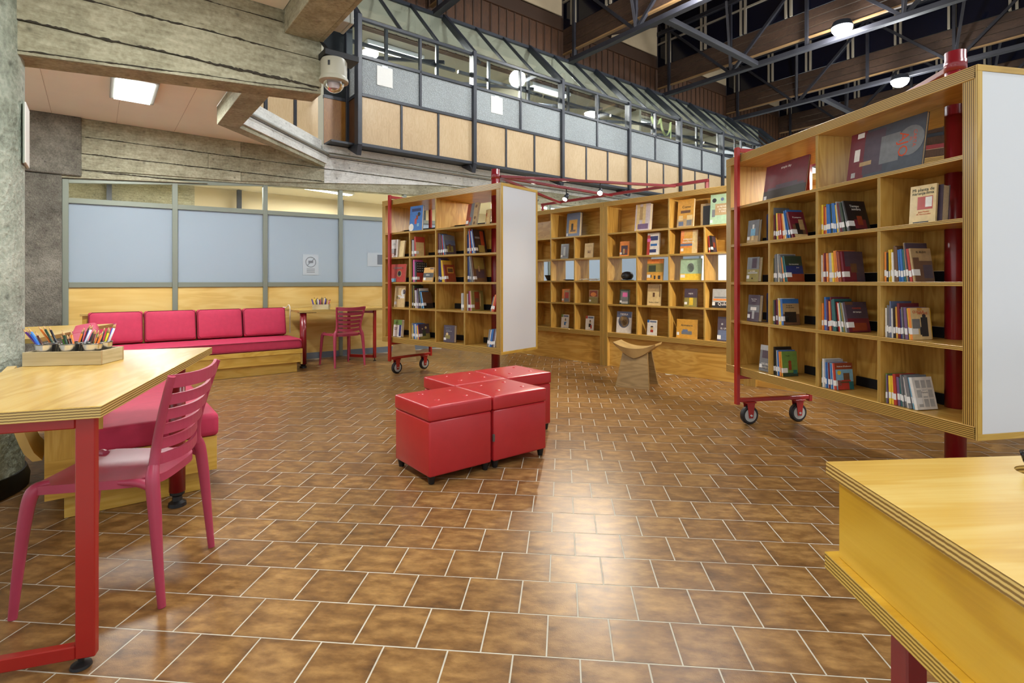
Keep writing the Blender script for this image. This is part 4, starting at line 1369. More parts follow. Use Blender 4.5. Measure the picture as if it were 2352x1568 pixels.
plank(de, 'apron_panel', (0.022, -0.02), (-0.163, -1.58), 0.60, 0.7585, 0.016, YW)
plank(de, 'apron_panel', (0.034, -0.028), (1.27, -0.002), 0.60, 0.7585, 0.016, YW)
lip = [(0.0, 0.004), (1.3, 0.034), (1.22, -1.6), (-0.192, -1.6)]
cx_, cy_ = 0.5, -0.8
prism(de, 'bottom_board', [(x - cx_, y - cy_) for x, y in lip][::-1], -0.016, 0.016, YW, Matrix.Translation((cx_, cy_, 0.584)))
for (x, y) in ((0.075, -0.12), (1.16, -0.10), (0.0, -1.45), (1.12, -1.45)):
    box(de, 'leg', (x - 0.02, y - 0.02, 0.002), (x + 0.02, y + 0.02, 0.567), RED, 0.003)
pm = Matrix.Translation((0.639, 1.081, 0)) @ Matrix.Rotation(math.atan2(0.027, 0.429), 4, 'Z')
cupb = thing('pencil_cup', 'dark cup sunk in the round desk hole', 'cup', pm @ Vector((hx, hy, 0.602)), 0)
lathe(cupb, 'cup_wall', [(0.030, 0.0), (0.036, 0.12), (0.034, 0.12), (0.028, 0.004), (0.0, 0.004)], BLACK, 24)
lathe(cupb, 'cup_rim', [(0.036, 0.118), (0.0385, 0.121), (0.034, 0.123)], STEEL, 24)
pb = pm @ Vector((hx, hy, 0.61))
pen = thing('black_pen', 'glossy black pen leaning out of the desk hole', 'pen', pb, 0)
cyl(pen, 'barrel', (0.022, -0.008, 0.004), (-0.024, 0.014, 0.195), 0.0046, plain('glossy_black', rgb(16, 18, 24), 0.12), 12)
cyl(pen, 'pen_cap', (-0.0235, 0.0138, 0.193), (-0.0285, 0.0162, 0.213), 0.0054, plain('glossy_black', (0, 0, 0)), 12)

# ------------------------------------------------------------------ sofas
SZ = 0.30


def piping(parent, x0, x1, y, z0, z1):
    r = 0.03
    pts = [(x0 + r, y, z0), (x1 - r, y, z0), (x1, y, z0 + r), (x1, y, z1 - r), (x1 - r, y, z1), (x0 + r, y, z1), (x0, y, z1 - r), (x0, y, z0 + r), (x0 + r, y, z0)]
    return sweep(parent, 'piping', pts, 0.004, PIPE, 6, 1)


so = thing('bench_sofa', 'long plywood bench sofa along the glazed partition', 'sofa', gw(0, 0, 0), GRID)
t0, t1, D0 = 0.56, 2.09, 7.03
board(so, 'plinth_panel', (t0, D0 + 0.055, 0.001), (t1 - 0.05, D0 + 0.075, 0.13), 'y', PLY_BENCH, 0.001)
board(so, 'plinth_end', (t1 - 0.07, D0 + 0.075, 0.001), (t1 - 0.05, D0 + 0.80, 0.13), 'x', PLY_BENCH, 0.001)
board(so, 'front_panel', (t0, D0, 0.13), (t1 - 0.02, D0 + 0.018, SZ), 'y', PLY_BENCH, 0.001)
board(so, 'front_trim', (t0, D0 - 0.014, SZ - 0.055), (t1, D0 + 0.0, SZ), 'y', PLY_BENCH, 0.001)
board(so, 'end_panel', (t1 - 0.018, D0, 0.10), (t1 + 0.004, D0 + 0.82, SZ), 'x', PLY_BENCH, 0.001)
board(so, 'seat_board', (-0.12, D0 + 0.018, SZ - 0.02), (t1 - 0.018, D0 + 0.80, SZ - 0.001), 'z', PLY_BENCH, 0)
board(so, 'back_board', (-0.12, D0 + 0.72, SZ), (t1 - 0.03, D0 + 0.74, 0.765), 'y', PLY_BENCH, 0)
board(so, 'back_ledge', (-0.14, D0 + 0.70, 0.766), (t1 - 0.02, D0 + 0.82, 0.792), 'z', PLY_BENCH, 0.001)
sc = obj('seat_cushion', cushion_mesh(t1 + 0.10, 0.64, 0.125, 0.008, 0.03, CUSH), CUSH, so, Matrix.Translation(((t1 - 0.10) / 2, D0 + 0.32, SZ + 0.064)))
piping(sc, -(t1 + 0.10) / 2 + 0.01, (t1 + 0.10) / 2 - 0.01, -0.323, -0.05, 0.052)
bk = [-0.074, 0.447, 0.987, 1.509, 2.047]
for k in range(4):
    w = bk[k + 1] - bk[k] - 0.012
    Mx = Matrix.Translation(((bk[k] + bk[k + 1]) / 2, D0 + 0.615, SZ + 0.125 + 0.195)) @ Matrix.Rotation(R(90 - 12), 4, 'X')
    cu_ = obj('back_cushion', cushion_mesh(w, 0.37, 0.11, 0.018, 0.028, CUSH), CUSH, so, Mx)
    V = []
    r = 0.03
    a, b = w / 2 - 0.008, 0.177
    pts = [(-a + r, -b, 0.055), (a - r, -b, 0.055), (a, -b + r, 0.055), (a, b - r, 0.055), (a - r, b, 0.055), (-a + r, b, 0.055), (-a, b - r, 0.055), (-a, -b + r, 0.055), (-a + r, -b, 0.055)]
    sweep(cu_, 'piping', pts, 0.004, PIPE, 6, 1)
cord = thing('white_cord', 'white cord looped over the sofa end by the far table', 'cord', gw(2.11, D0 + 0.70, 0), GRID)
sweep(cord, 'cord_run', [(-0.005, 0.06, 0.80), (0.0, 0.0, 0.835), (0.012, -0.03, 0.80), (0.012, -0.03, 0.6), (0.014, -0.03, 0.45)], 0.006, INKW, 8, 5)
sweep(cord, 'cord_tail', [(-0.005, 0.06, 0.80), (-0.006, 0.10, 0.797), (-0.03, 0.15, 0.797)], 0.006, INKW, 8, 5)

# second bench, its end towards the viewer
s2 = thing('bench_sofa', 'short plywood bench sofa beside the column under the near table', 'sofa', gw(0, 0, 0), GRID)
a0, a1, b0, b1 = -0.19, 0.53, 3.33, 5.60
board(s2, 'end_panel', (a0, b0, 0.115), (a1, b0 + 0.02, SZ), 'y', PLY_BENCH, 0.001)
board(s2, 'back_upright', (a0, b0, SZ), (a0 + 0.22, b0 + 0.02, 0.70), 'y', PLY_BENCH, 0.001)
board(s2, 'side_panel', (a1 - 0.02, b0 + 0.02, 0.115), (a1, b1, SZ), 'x', PLY_BENCH, 0.001)
board(s2, 'plinth_end', (a0 + 0.07, b0 + 0.05, 0.001), (a1 - 0.05, b0 + 0.07, 0.115), 'y', PLY_BENCH, 0.001)
board(s2, 'plinth_side', (a1 - 0.07, b0 + 0.07, 0.001), (a1 - 0.05, b1, 0.115), 'x', PLY_BENCH, 0.001)
board(s2, 'plinth_side', (a0 + 0.07, b0 + 0.07, 0.001), (a0 + 0.09, b1, 0.115), 'x', PLY_BENCH, 0.001)
board(s2, 'rear_panel', (a0, b0 + 0.02, 0.115), (a0 + 0.02, b1, 0.70), 'x', PLY_BENCH, 0.001)
board(s2, 'seat_board', (a0 + 0.02, b0 + 0.02, SZ - 0.02), (a1 - 0.02, b1, SZ - 0.001), 'z', PLY_BENCH, 0)
obj('seat_cushion', cushion_mesh(0.70 - 0.14, b1 - b0, 0.125, 0.008, 0.03, CUSH), CUSH, s2, Matrix.Translation((a1 - 0.28 + 0.01, (b0 + b1) / 2 - 0.012, SZ + 0.064)))
ln = (b1 - b0 - 0.5) / 2
for k in range(2):
    Mx = Matrix.Translation((a0 + 0.155, b0 + 0.45 + ln * (k + 0.5), SZ + 0.125 + 0.20)) @ Matrix.Rotation(R(90), 4, 'Z') @ Matrix.Rotation(R(90 - 10), 4, 'X')
    obj('back_cushion', cushion_mesh(ln - 0.01, 0.38, 0.15, 0.018, 0.03, CUSH), CUSH, s2, Mx)
# curved ledge wrapping the column side
led = []
for k in range(9):
    a = R(-8 + 14 * k)
pts_o = [(-0.30, 4.40), (-0.18, 4.75), (-0.02, 5.25), (0.12, 5.62)]
outer = catmull([(x, y, 0) for x, y in pts_o], 4)
inner = [(-0.60, 5.62), (-0.60, 4.57)]
prism(s2, 'curved_ledge', [(p.x, p.y) for p in outer] + inner, 0.772, 0.80, PLY_BENCH)
rib = []
V, F = [], []
for k in range(11):
    a = k / 10
    t_ = -0.27 - 0.20 * math.sin(a * math.pi / 2)
    z = 0.30 + 0.42 * a
    tq = a0 - 0.01 - 0.12 * a ** 0.6
    for (dt, dD) in ((0, 0), (-0.035, 0), (-0.035, 0.35), (0, 0.35)):
        V.append((tq + dt, b0 + 0.05 + dD, z))
for k in range(10):
    for e in range(4):
        a, b = k * 4 + e, k * 4 + (e + 1) % 4
        F.append((a, b, b + 4, a + 4))
F += [(3, 2, 1, 0), (40, 41, 42, 43)]
obj('bent_side_shell', pydata(V, F, True), BENTPLY, s2)

# ------------------------------------------------------------------ far table
ft = thing('work_table', 'plywood work table with red legs against the glazed partition', 'table', gw(0, 0, 0), GRID)
board(ft, 'tabletop', (2.13, 7.30, 0.742), (3.62, 8.05, 0.775), 'z', PLY_TOP, 0.001)
cyl(ft, 'leg', (2.20, 7.36, 0.05), (2.20, 7.36, 0.741), 0.042, RED, 24)
lathe(ft, 'rubber_foot', [(0.046, 0.0), (0.044, 0.02), (0.030, 0.03), (0.036, 0.05)], BLACK, 18, Matrix.Translation((2.20, 7.36, 0.001)))
box(ft, 'mounting_plate', (2.14, 7.31, 0.735), (2.36, 7.42, 0.7415), BLACK, 0)
fa, fb = (2.96, 7.70), (3.22, 7.37)
for p in (fa, fb):
    bar(ft, 'leg', (p[0], p[1], 0.045), (p[0], p[1], 0.741), 0.035, 0.045, REDO)
    lathe(ft, 'levelling_foot', [(0.024, 0.0), (0.020, 0.008), (0.006, 0.012), (0.006, 0.046)], BLACK, 12, Matrix.Translation((p[0], p[1], 0.001)))
dv = (Vector(fb) - Vector(fa)).normalized() * 0.02
for z in (0.065, 0.72):
    bar(ft, 'frame_bar', (fa[0] + dv.x, fa[1] + dv.y, z), (fb[0] - dv.x, fb[1] - dv.y, z), 0.035, 0.04, REDO)
# marker box on the far table
fl_ = gw(2.33, 7.40, 0.7755)
tray('pale pine box of markers on the far table', fl_, GRID - R(28), 0.215, 0.14, 0.07)
fm = Matrix.Translation(fl_) @ Matrix.Rotation(GRID - R(28), 4, 'Z')
mk = ['violet', 'purple', 'violet', 'yellow', 'red', 'brown', 'dark green', 'black', 'pink', 'black', 'brown', 'orange', 'white', 'white']
for i, cname in enumerate(mk):
    x = 0.025 + 0.165 * ((i * 5) % 14) / 13
    y = 0.03 + 0.08 * ((i * 3) % 5) / 4
    base = fm @ Vector((x, y, 0.012))
    tip = fm @ Vector((x + (x - 0.107) * 0.45, y, 0.012 + rp.uniform(0.125, 0.165)))
    pencil(f'{cname} marker, {ORD[i % 6]} of the {"thicker" if i < 6 else "thinner" if i < 12 else "pale"} ones in the far pine box', base, tip, cname, 'markers in the far box', 0.008 if i < 3 else 0.0055, 'marker')


# ------------------------------------------------------------------ carved stools
def stool(label, loc, rz):
    c = thing('carved_stool', label, 'stool', (*loc, 0), rz, 'carved wooden saddle stools')
    N = 16
    V, F = [], []
    for q in range(N + 1):
        u = q / N * 2 - 1
        x = 0.235 * u
        zt = 0.425 + 0.060 * abs(u) ** 2.2
        zb = zt - 0.022 - 0.055 * (1 - abs(u) ** 1.5) - 0.03 * max(0, 1 - abs(u) * 1.3)
        hw = 0.150 + 0.01 * (1 - u * u)
        dish = 0.018 * (1 - abs(u) ** 2)
        for (y, z) in ((-hw, zt), (-hw * 0.5, zt - dish), (0, zt - dish * 1.3), (hw * 0.5, zt - dish), (hw, zt), (hw * 0.85, zb), (-hw * 0.85, zb)):
            V.append((x, y, z))
    k = 7
    for q in range(N):
        for e in range(k):
            a, b = q * k + e, q * k + (e + 1) % k
            F.append((a, b, b + k, a + k))
    F += [tuple(range(k - 1, -1, -1)), tuple(N * k + e for e in range(k))]
    obj('saddle_seat', pydata(V, F, True), SEATWOOD, c)
    for s in (-1, 1):
        y0, y1 = s * 0.075, s * 0.185
        w = 0.035
        w1, w0 = 0.135, 0.185
        P = [(-w0, y1 - w / 2, 0.001), (w0, y1 - w / 2, 0.001), (w0, y1 + w / 2, 0.001), (-w0, y1 + w / 2, 0.001),
             (-w1, y0 - w / 2, 0.40), (w1, y0 - w / 2, 0.40), (w1, y0 + w / 2, 0.40), (-w1, y0 + w / 2, 0.40)]
        # local z of the slab = its thickness, so the grain runs across it
        cc = sum((Vector(v) for v in P), Vector()) / 8
        rot = Matrix.Rotation(R(90), 4, 'X')
        inv = rot.inverted()
        f = [(3, 2, 1, 0), (4, 5, 6, 7), (0, 1, 5, 4), (1, 2, 6, 5), (2, 3, 7, 6), (3, 0, 4, 7)]
        obj('leg_slab', pydata([inv @ (Vector(v) - cc) for v in P], f), STOOLW, c, Matrix.Translation(cc) @ rot)
    return c


stool('carved wooden saddle stool in front of the wall shelving', (1.40, 5.93), R(-30))
stool('carved wooden stool half hidden behind the farther rolling bookcase', (-1.60, 7.85), R(12))

# ------------------------------------------------------------------ dome camera and junction box by the beam end
bp_ = gw(BT1, 4.1, 0)
dc = thing('dome_camera', 'beige dome security camera hanging at the beam end', 'camera', (-1.318, 3.93, 2.57), 0)
lathe(dc, 'housing', [(0.0, 0.225), (0.085, 0.222), (0.094, 0.205), (0.094, 0.085), (0.0, 0.085)], TAN, 32)
lathe(dc, 'trim_ring', [(0.094, 0.095), (0.104, 0.075), (0.104, 0.060), (0.085, 0.052), (0.07, 0.055)], TAN, 32)
lathe(dc, 'dome', [(0.075, 0.056)] + [(0.075 * math.cos(R(a)), 0.056 - 0.075 * math.sin(R(a))) for a in range(15, 91, 15)], DOME, 24)
lathe(dc, 'lens_block', [(0.0, 0.056), (0.042, 0.05), (0.042, 0.005), (0.02, -0.004), (0.0, -0.004)], plain('pale_lens_block', rgb(190, 170, 164), 0.4), 16)
box(dc, 'keyhole_slot', (-0.012, -0.0965, 0.15), (0.004, -0.092, 0.185), BLACK, 0)
br = thing('camera_bracket', 'black steel bracket carrying the dome camera', 'bracket', (-1.318, 3.93, 2.798), GRID)
box(br, 'bracket_plate', (-0.085, -0.06, 0.0), (0.17, 0.10, 0.045), BLACK, 0.003)
bar(br, 'bracket_arm', (0.02, 0.06, 0.045), (-0.07, 0.09, 0.15), 0.02, 0.02, BLACK, 0)
jb = thing('junction_box', 'pale grey junction box on the cross beam above the camera', 'box', gw(1.3355, 3.86, 2.985), GRID)
box(jb, 'box_body', (0, -0.19, 0), (0.085, 0.0, 0.21), GREYBOX, 0.004)
box(jb, 'box_cover', (0.0855, -0.195, -0.003), (0.11, 0.005, 0.213), GREYBOX, 0.004)
# ------------------------------------------------------------------ books
BC = {'gr': ('grey', rgb(112, 116, 120)), 'lg': ('pale grey', rgb(170, 172, 172)), 'dk': ('black', rgb(34, 32, 34)), 'bl': ('blue', rgb(52, 110, 180)), 'nv': ('navy', rgb(40, 54, 110)),
      'rd': ('red', rgb(176, 62, 52)), 'mr': ('maroon', rgb(108, 36, 50)), 'or': ('orange', rgb(222, 136, 62)), 'yl': ('yellow', rgb(228, 194, 60)), 'gn': ('green', rgb(104, 142, 70)),
      'dg': ('dark green', rgb(52, 68, 54)), 'tl': ('teal', rgb(44, 104, 106)), 'wh': ('white', rgb(222, 220, 214)), 'cr': ('cream', rgb(216, 192, 138)), 'br': ('brown', rgb(104, 74, 52)),
      'pk': ('pink', rgb(220, 112, 172)), 'pu': ('purple', rgb(112, 90, 128)), 'ol': ('olive', rgb(140, 130, 70)), 'ta': ('tan', rgb(172, 146, 104)), 'go': ('gold', rgb(206, 154, 62)),
      'sb': ('slate blue', rgb(98, 112, 142)), 'mg': ('mint green', rgb(160, 190, 160)), 'sv': ('silver', rgb(200, 190, 196)), 'dp': ('dark purple', rgb(74, 62, 76)), 'rb': ('rust', rgb(140, 62, 40)),
      'lb': ('light blue', rgb(120, 172, 200)), 'sk': ('sand', rgb(204, 178, 128)), 'sl': ('slate', rgb(66, 74, 86))}
ROWN = ['top', 'second', 'third', 'fourth', 'bottom']
COLN = ['first', 'second', 'third', 'fourth']
ORDN = ['first', 'second', 'third', 'fourth', 'fifth', 'sixth', 'seventh', 'eighth', 'ninth', 'tenth', 'eleventh', 'twelfth', 'thirteenth', 'fourteenth', 'fifteenth', 'sixteenth']


def bmat(k):
    return plain('cover_' + BC[k][0].replace(' ', '_'), BC[k][1], 0.35, coat=0.25, var=0.12, scale=30)


def book_mesh(t, d, h, k):
    """U-shaped case: spine at y=0, boards at x=0 and x=t."""
    key = ('bk', round(t, 3), round(d, 3), round(h, 3), k)
    if key in CACHE:
        return CACHE[key]
    w = min(0.0018, t * 0.22)
    p = [(0, 0), (t, 0), (t, d), (t - w, d), (t - w, w), (w, w), (w, d), (0, d)]
    n = len(p)
    v = [(x, y, 0) for x, y in p] + [(x, y, h) for x, y in p]
    f = [(i, (i + 1) % n, n + (i + 1) % n, n + i) for i in range(n)]
    for b in (0, n):
        fs = [(0, 1, 4, 5), (1, 2, 3, 4), (0, 5, 6, 7)]
        f += [tuple(b + i for i in (q if b else q[::-1])) for q in fs]
    me = pydata(v, f)
    me.materials.append(bmat(k))
    CACHE[key] = me
    return me


def prints(parent, rects, W_, H_, M):
    """Flat printed areas (x0,z0,x1,z1 fractions, colour key)."""
    for i, (x0, z0, x1, z1, k) in enumerate(rects):
        y = -0.0004 - 0.0001 * i
        v = [(x0 * W_, y, z0 * H_), (x1 * W_, y, z0 * H_), (x1 * W_, y, z1 * H_), (x0 * W_, y, z1 * H_)]
        m = bmat(k) if k in BC else MATS[k]
        obj('cover_print' if k != 'sticker_paper' else 'cover_label', pydata(v, [(0, 1, 2, 3)]), m, parent, M)


def disc(parent, name, x, z, r, M, m, W_, H_, sq=1.0):
    v = [(x * W_ + r * math.cos(2 * math.pi * k / 20), -0.0012, z * H_ + r * sq * math.sin(2 * math.pi * k / 20)) for k in range(20)]
    return obj(name, pydata(v, [tuple(range(20))]), m, parent, M)


def put_book(M, t, d, h, k, label, group, sticker=True, wrap=False, rects=None, title=None, face='side', discs=()):
    """M: world matrix of the book's spine-bottom corner (x thickness, y depth, z height)."""
    o = bpy.data.objects.new('book', book_mesh(t, d, h, k))
    link(o)
    o.matrix_world = M
    tag(o, label, 'book', group)
    w = min(0.0018, t * 0.22)
    obj('pages', boxmesh(max(t - 2 * w - 0.0004, 0.001), d - w - 0.004, h - 0.008, PAGES, 0), PAGES, o, Matrix.Translation((t / 2, (d + w) / 2 - 0.0015, h / 2)))
    if sticker and h > 0.1:
        zl = 0.026 + 0.010 * ((int(h * 1000)) % 3) / 3
        box(o, 'spine_label', (-0.0002 if not wrap else -0.0002, -0.0006, zl), (t + 0.0002, 0.0, zl + 0.034), STICK, 0)
        if wrap:
            box(o, 'cover_label', (t, -0.0004, zl), (t + 0.0006, 0.042, zl + 0.034), STICK, 0)
    # broad face frame: 'side' = the +x board seen with y to the right; 'front' = the -x board
    if face == 'side':
        FM = Matrix.Translation((t, 0, 0)) @ Matrix.Rotation(R(90), 4, 'Z')
    else:
        FM = Matrix.Translation((0, d, 0)) @ Matrix.Rotation(R(-90), 4, 'Z')
    if rects:
        prints(o, rects, d, h, FM)
    for (x, z, r, mk_, sq) in discs:
        disc(o, 'printed_emblem', x, z, r, FM, bmat(mk_) if mk_ in BC else MATS[mk_], d, h, sq)
    for tl in (title or []):
        s_, x, z, size, mk_ = tl[:5]
        spin = tl[5] if len(tl) > 5 else 0
        text(o, 'title_lettering', s_, size, MATS[mk_], FM @ Matrix.Translation((x * d, -0.0014, z * h)) @ Matrix.Rotation(R(90), 4, 'X') @ Matrix.Rotation(R(spin), 4, 'Z'))
    return o


def case_matrix(case):
    (ox, oy), a = case
    return Matrix.Translation((ox, oy, 0)) @ Matrix.Rotation(a, 4, 'Z')


KM = {'N': case_matrix(CASE_R), 'F': case_matrix(CASE_L)}
for i, u in enumerate(U0):
    KM['W%d' % (i + 1)] = case_matrix(((1.323 + u * UG[0], 7.27 + u * UG[1]), UA))
KN = {'N': 'nearer rolling bookcase', 'F': 'farther rolling bookcase', 'W1': 'hidden-end wall shelving', 'W2': 'middle wall shelving', 'W3': 'hidden wall shelving'}
rbk = random.Random(21)


def row(case, r, c, x, spec, lean0=1.0, lean1=12.0, last=None, y=0.03, dep=0.135, dirn=1):
    """Books standing on a shelf, spines out, leaning towards -x; LAST: the cover of the last one."""
    zs = ZC if case in 'NF' else ZU_
    z = zs[r] + 0.0006
    items = spec.split()
    n = len(items)
    KMc = KM[case]
    pa, ph = lean0, 0.0
    tot = 0
    xs = x
    prev = None
    for i, it in enumerate(items):
        p = it.split('/')
        k = p[0]
        h = float(p[1]) if len(p) > 1 and p[1] else rbk.uniform(0.172, 0.196)
        t = float(p[2]) if len(p) > 2 else rbk.uniform(0.009, 0.0155)
        a = lean0 + (lean1 - lean0) * (i / max(1, n - 1)) ** 1.5
        if prev is not None:
            pa_, ph_, pt = prev
            xs += pt / math.cos(R(pa_)) + 0.0006
            if a > pa_:
                xs += min(ph_, h) * math.cos(R(a)) * (math.tan(R(a)) - math.tan(R(pa_))) * 0.98
        else:
            xs += h * math.sin(R(a))
        d = dep + rbk.uniform(-0.012, 0.012)
        isl = last is not None and i == n - 1
        if isl:
            d = last.get('d', d)
        M = KMc @ Matrix.Translation((xs, y + rbk.uniform(-0.004, 0.006), z)) @ Matrix.Rotation(R(-a), 4, 'Y')
        size = 'slim' if t < 0.012 else 'stout' if t > 0.02 else 'plain'
        tall = 'tall ' if h > 0.215 else ''
        lab = f'{tall}{size} {BC[k][0]} book, {ORDN[i]} in {ROWN[r - 1 if r else 0]} row, {COLN[c - 1]} compartment, {KN[case]}'
        kw = {}
        if isl:
            kw = dict(rects=last.get('rects'), title=last.get('title'), discs=last.get('discs', ()))
        put_book(M, t, d, h, k, lab, f'books in the {ROWN[r - 1]} row of the {KN[case]}', wrap=isl, **kw)
        prev = (a, h, t)


def row_r(case, r, c, x_end, spec, lean=14.0, y=0.03, dep=0.135):
    """Books leaning to the +x side panel, the last one touching it."""
    zs = ZC if case in 'NF' else ZU_
    z = zs[r] + 0.0006
    items = spec.split()
    n = len(items)
    xs = x_end
    for i in range(n - 1, -1, -1):
        p = items[i].split('/')
        k = p[0]
        h = float(p[1]) if len(p) > 1 and p[1] else rbk.uniform(0.172, 0.192)
        t = float(p[2]) if len(p) > 2 else rbk.uniform(0.010, 0.0155)
        a = lean
        if i == n - 1:
            xs = x_end - h * math.sin(R(a)) - t / math.cos(R(a))
            pt_ = t
        else:
            xs -= pt_ * math.sin(R(a)) * math.tan(R(a)) + t * math.cos(R(a)) + 0.0006
        pt_ = t
        M = KM[case] @ Matrix.Translation((xs, y, z + t * math.sin(R(a)))) @ Matrix.Rotation(R(a), 4, 'Y')
        lab = f'{BC[k][0]} book, {ORDN[i]} of those against the panel, {ROWN[r - 1]} row, {KN[case]}'
        put_book(M, t, dep, h, k, lab, f'books in the {ROWN[r - 1]} row of the {KN[case]}')


def show(case, r, x, w, h, k, label, yaw=0.0, tilt=8.0, t=0.02, y=0.05, rects=None, title=None, discs=(), sticker=(0.02, 0.12, 0.24, 0.26)):
    """A book displayed cover-out at local x..x+w."""
    zs = ZC if case[0] in 'NF' else ZU_
    z = zs[r] + 0.0008 + t * math.sin(R(tilt))
    M = KM[case] @ Matrix.Translation((x + w / 2, y, z)) @ Matrix.Rotation(R(yaw), 4, 'Z') @ Matrix.Rotation(R(-tilt), 4, 'X') @ Matrix.Translation((-w / 2, t, 0)) @ Matrix.Rotation(R(-90), 4, 'Z')
    rr = list(rects or [])
    if sticker:
        rr.append((*sticker, 'sticker_paper'))
    put_book(M, t, w, h, k, label, f'display books on the {KN[case]}', sticker=False, rects=rr, title=title, face='side', discs=discs)


# --- nearer rolling bookcase
show('N', 1, 0.33, 0.45, 0.285, 'mr', 'large maroon picture book with dark treetops, top shelf of nearer bookcase', 0, 8, 0.012, 0.10,
     [(0.0, 0.0, 1, 0.30, 'dk'), (0.1, 0.30, 0.95, 0.36, 'dp'), (0.3, 0.36, 0.8, 0.42, 'dp')], [('simple day', 0.5, 0.86, 0.026, 'white_ink')], sticker=(0.02, 0.05, 0.09, 0.17))
show('N', 1, 1.14, 0.50, 0.315, 'sl', 'huge dark picture book lettered AJO, top shelf of nearer bookcase', 0, 8, 0.016, 0.10,
     [(0.0, 0.0, 0.24, 1.0, 'mr'), (0.22, 0.12, 0.5, 0.95, 'dp'), (0.45, 0.25, 0.70, 0.78, 'gr'), (0.08, 0.42, 0.16, 0.66, 'wh'), (0.17, 0.30, 0.34, 0.38, 'ta'), (0.06, 0.1, 0.12, 0.2, 'lg')],
     [('CARTA', 0.885, 0.58, 0.03, 'red_ink', -90), ('AL', 0.84, 0.58, 0.024, 'red_ink', -90), ('AJO', 0.745, 0.52, 0.085, 'red_ink', -90)], [(0.83, 0.56, 0.085, 'gr', 1.0)], sticker=(0.10, 0.88, 0.20, 0.98))
show('N', 2, 0.225, 0.125, 0.178, 'gr', 'grey book with a pale child on its cover beside navy bookend', 4, 6, 0.022, 0.04, [(0, 0, 1, 0.28, 'ta'), (0.3, 0.3, 0.7, 0.62, 'lb'), (0.42, 0.6, 0.58, 0.8, 'wh'), (0.4, 0.1, 0.6, 0.3, 'cr')])
row('N', 2, 2, 0.546, 'gr/.24/.007 mr/.185 dg/.19 yl/.195 rd/.19 rd/.188 or/.186/.017 cr/.184 bl/.205 bl/.21/.016 dk/.19/.006 mr/.195/.016', 0.5, 17,
    dict(d=.125, rects=[(0.12, 0.05, 0.9, 0.5, 'br'), (0.3, 0.1, 0.7, 0.55, 'dk'), (0.55, 0.3, 0.85, 0.7, 'ta'), (0.12, 0.0, 0.95, 0.12, 'cr')], title=[('El pequeno', 0.5, 0.78, 0.016, 'white_ink')]))
row('N', 2, 3, 1.014, 'yl rd or bl bl/.19 dg/.185 bl bl/.192 yl/.18 lg/.2/.006 mr/.19 dp/.19 dg/.19 gr/.2/.006 gr/.195/.006 dk/.2/.01', 0.5, 16,
    dict(d=.15, rects=[(0.28, 0.08, 0.85, 0.38, 'mr'), (0.45, 0.2, 0.7, 0.5, 'rb')], title=[('Tiempo', 0.45, 0.82, 0.022, 'white_ink'), ('sombra', 0.5, 0.72, 0.022, 'white_ink')]))
show('N', 2, 1.62, 0.135, 0.205, 'cr', 'cream book titled with an orange-tree story, second row of nearer bookcase', 6, 4, 0.012, 0.05,
     [(0.30, 0.36, 0.88, 0.70, 'rd'), (0.6, 0.42, 0.85, 0.68, 'wh'), (0.15, 0.02, 0.75, 0.05, 'dk')], [('Mi planta de', 0.5, 0.88, 0.023, 'dark_teal_ink'), ('naranja-lima', 0.5, 0.79, 0.023, 'dark_teal_ink'), ('Jose Mauro', 0.55, 0.30, 0.012, 'red_ink'), ('de Vasconcelos', 0.55, 0.24, 0.012, 'red_ink')], sticker=None)
show('N', 2, 1.635, 0.135, 0.195, 'dp', 'thick dotted dark book behind the cream orange-tree book', 6, 4, 0.05, 0.075, None, None, sticker=None)
show('N', 3, 0.215, 0.14, 0.194, 'ol', 'olive book with a grey portrait, third row of nearer bookcase', 2, 5, 0.03, 0.04, [(0, 0.5, 1, 1, 'gr'), (0.4, 0.55, 0.8, 0.95, 'dp'), (0.1, 0.33, 0.9, 0.38, 'lg')], [('AUTORES', 0.5, 0.42, 0.014, 'white_ink')], [(0.5, 0.13, 0.007, 'dk', 1)])
row('N', 3, 2, 0.546, 'dg/.175 gr/.2 gr/.205 wh/.205/.007 yl/.19/.007 gr/.2 gr/.195 or/.18 tl/.185/.008 tl/.188/.012', 0.5, 12,
    dict(d=.14, rects=[(0, 0, 1, 0.3, 'rb'), (0, 0.3, 1, 0.62, 'nv'), (0, 0.62, 1, 1, 'dg')], title=[('Los inocentes', 0.5, 0.68, 0.014, 'white_ink'), ('Jose', 0.7, 0.55, 0.013, 'white_ink')]))
row('N', 3, 3, 1.014, 'wh/.175/.007 or/.185 mr/.188 rd/.185/.008 or/.185 lg/.186 lg/.186 yl/.186 or/.198 or/.2 mr/.195 rb/.19 mr/.19/.016', 0.5, 8,
    dict(d=.15, rects=[(0.1, 0, 1, 1, 'dp'), (0.1, 0.0, 0.6, 0.5, 'mr'), (0.35, 0.3, 0.65, 0.6, 'br')]))
row('N', 3, 4, 1.484, 'or/.17/.012 dk/.165/.010 yl/.18/.008 yl/.182/.011 wh/.165/.011 br/.2 br/.195/.01 bl/.178/.009 bl/.18/.014 tl/.178/.01 ta/.215/.01 dp/.212/.008 rd/.18/.014 ta/.182/.010', 0.5, 9,
    dict(d=.13, rects=[(0.05, 0.0, 1, 0.62, 'br'), (0.05, 0.5, 0.35, 0.72, 'br'), (0.5, 0.1, 0.95, 0.5, 'dp')], title=[('EL BUDO', 0.5, 0.88, 0.016, 'ink')]))
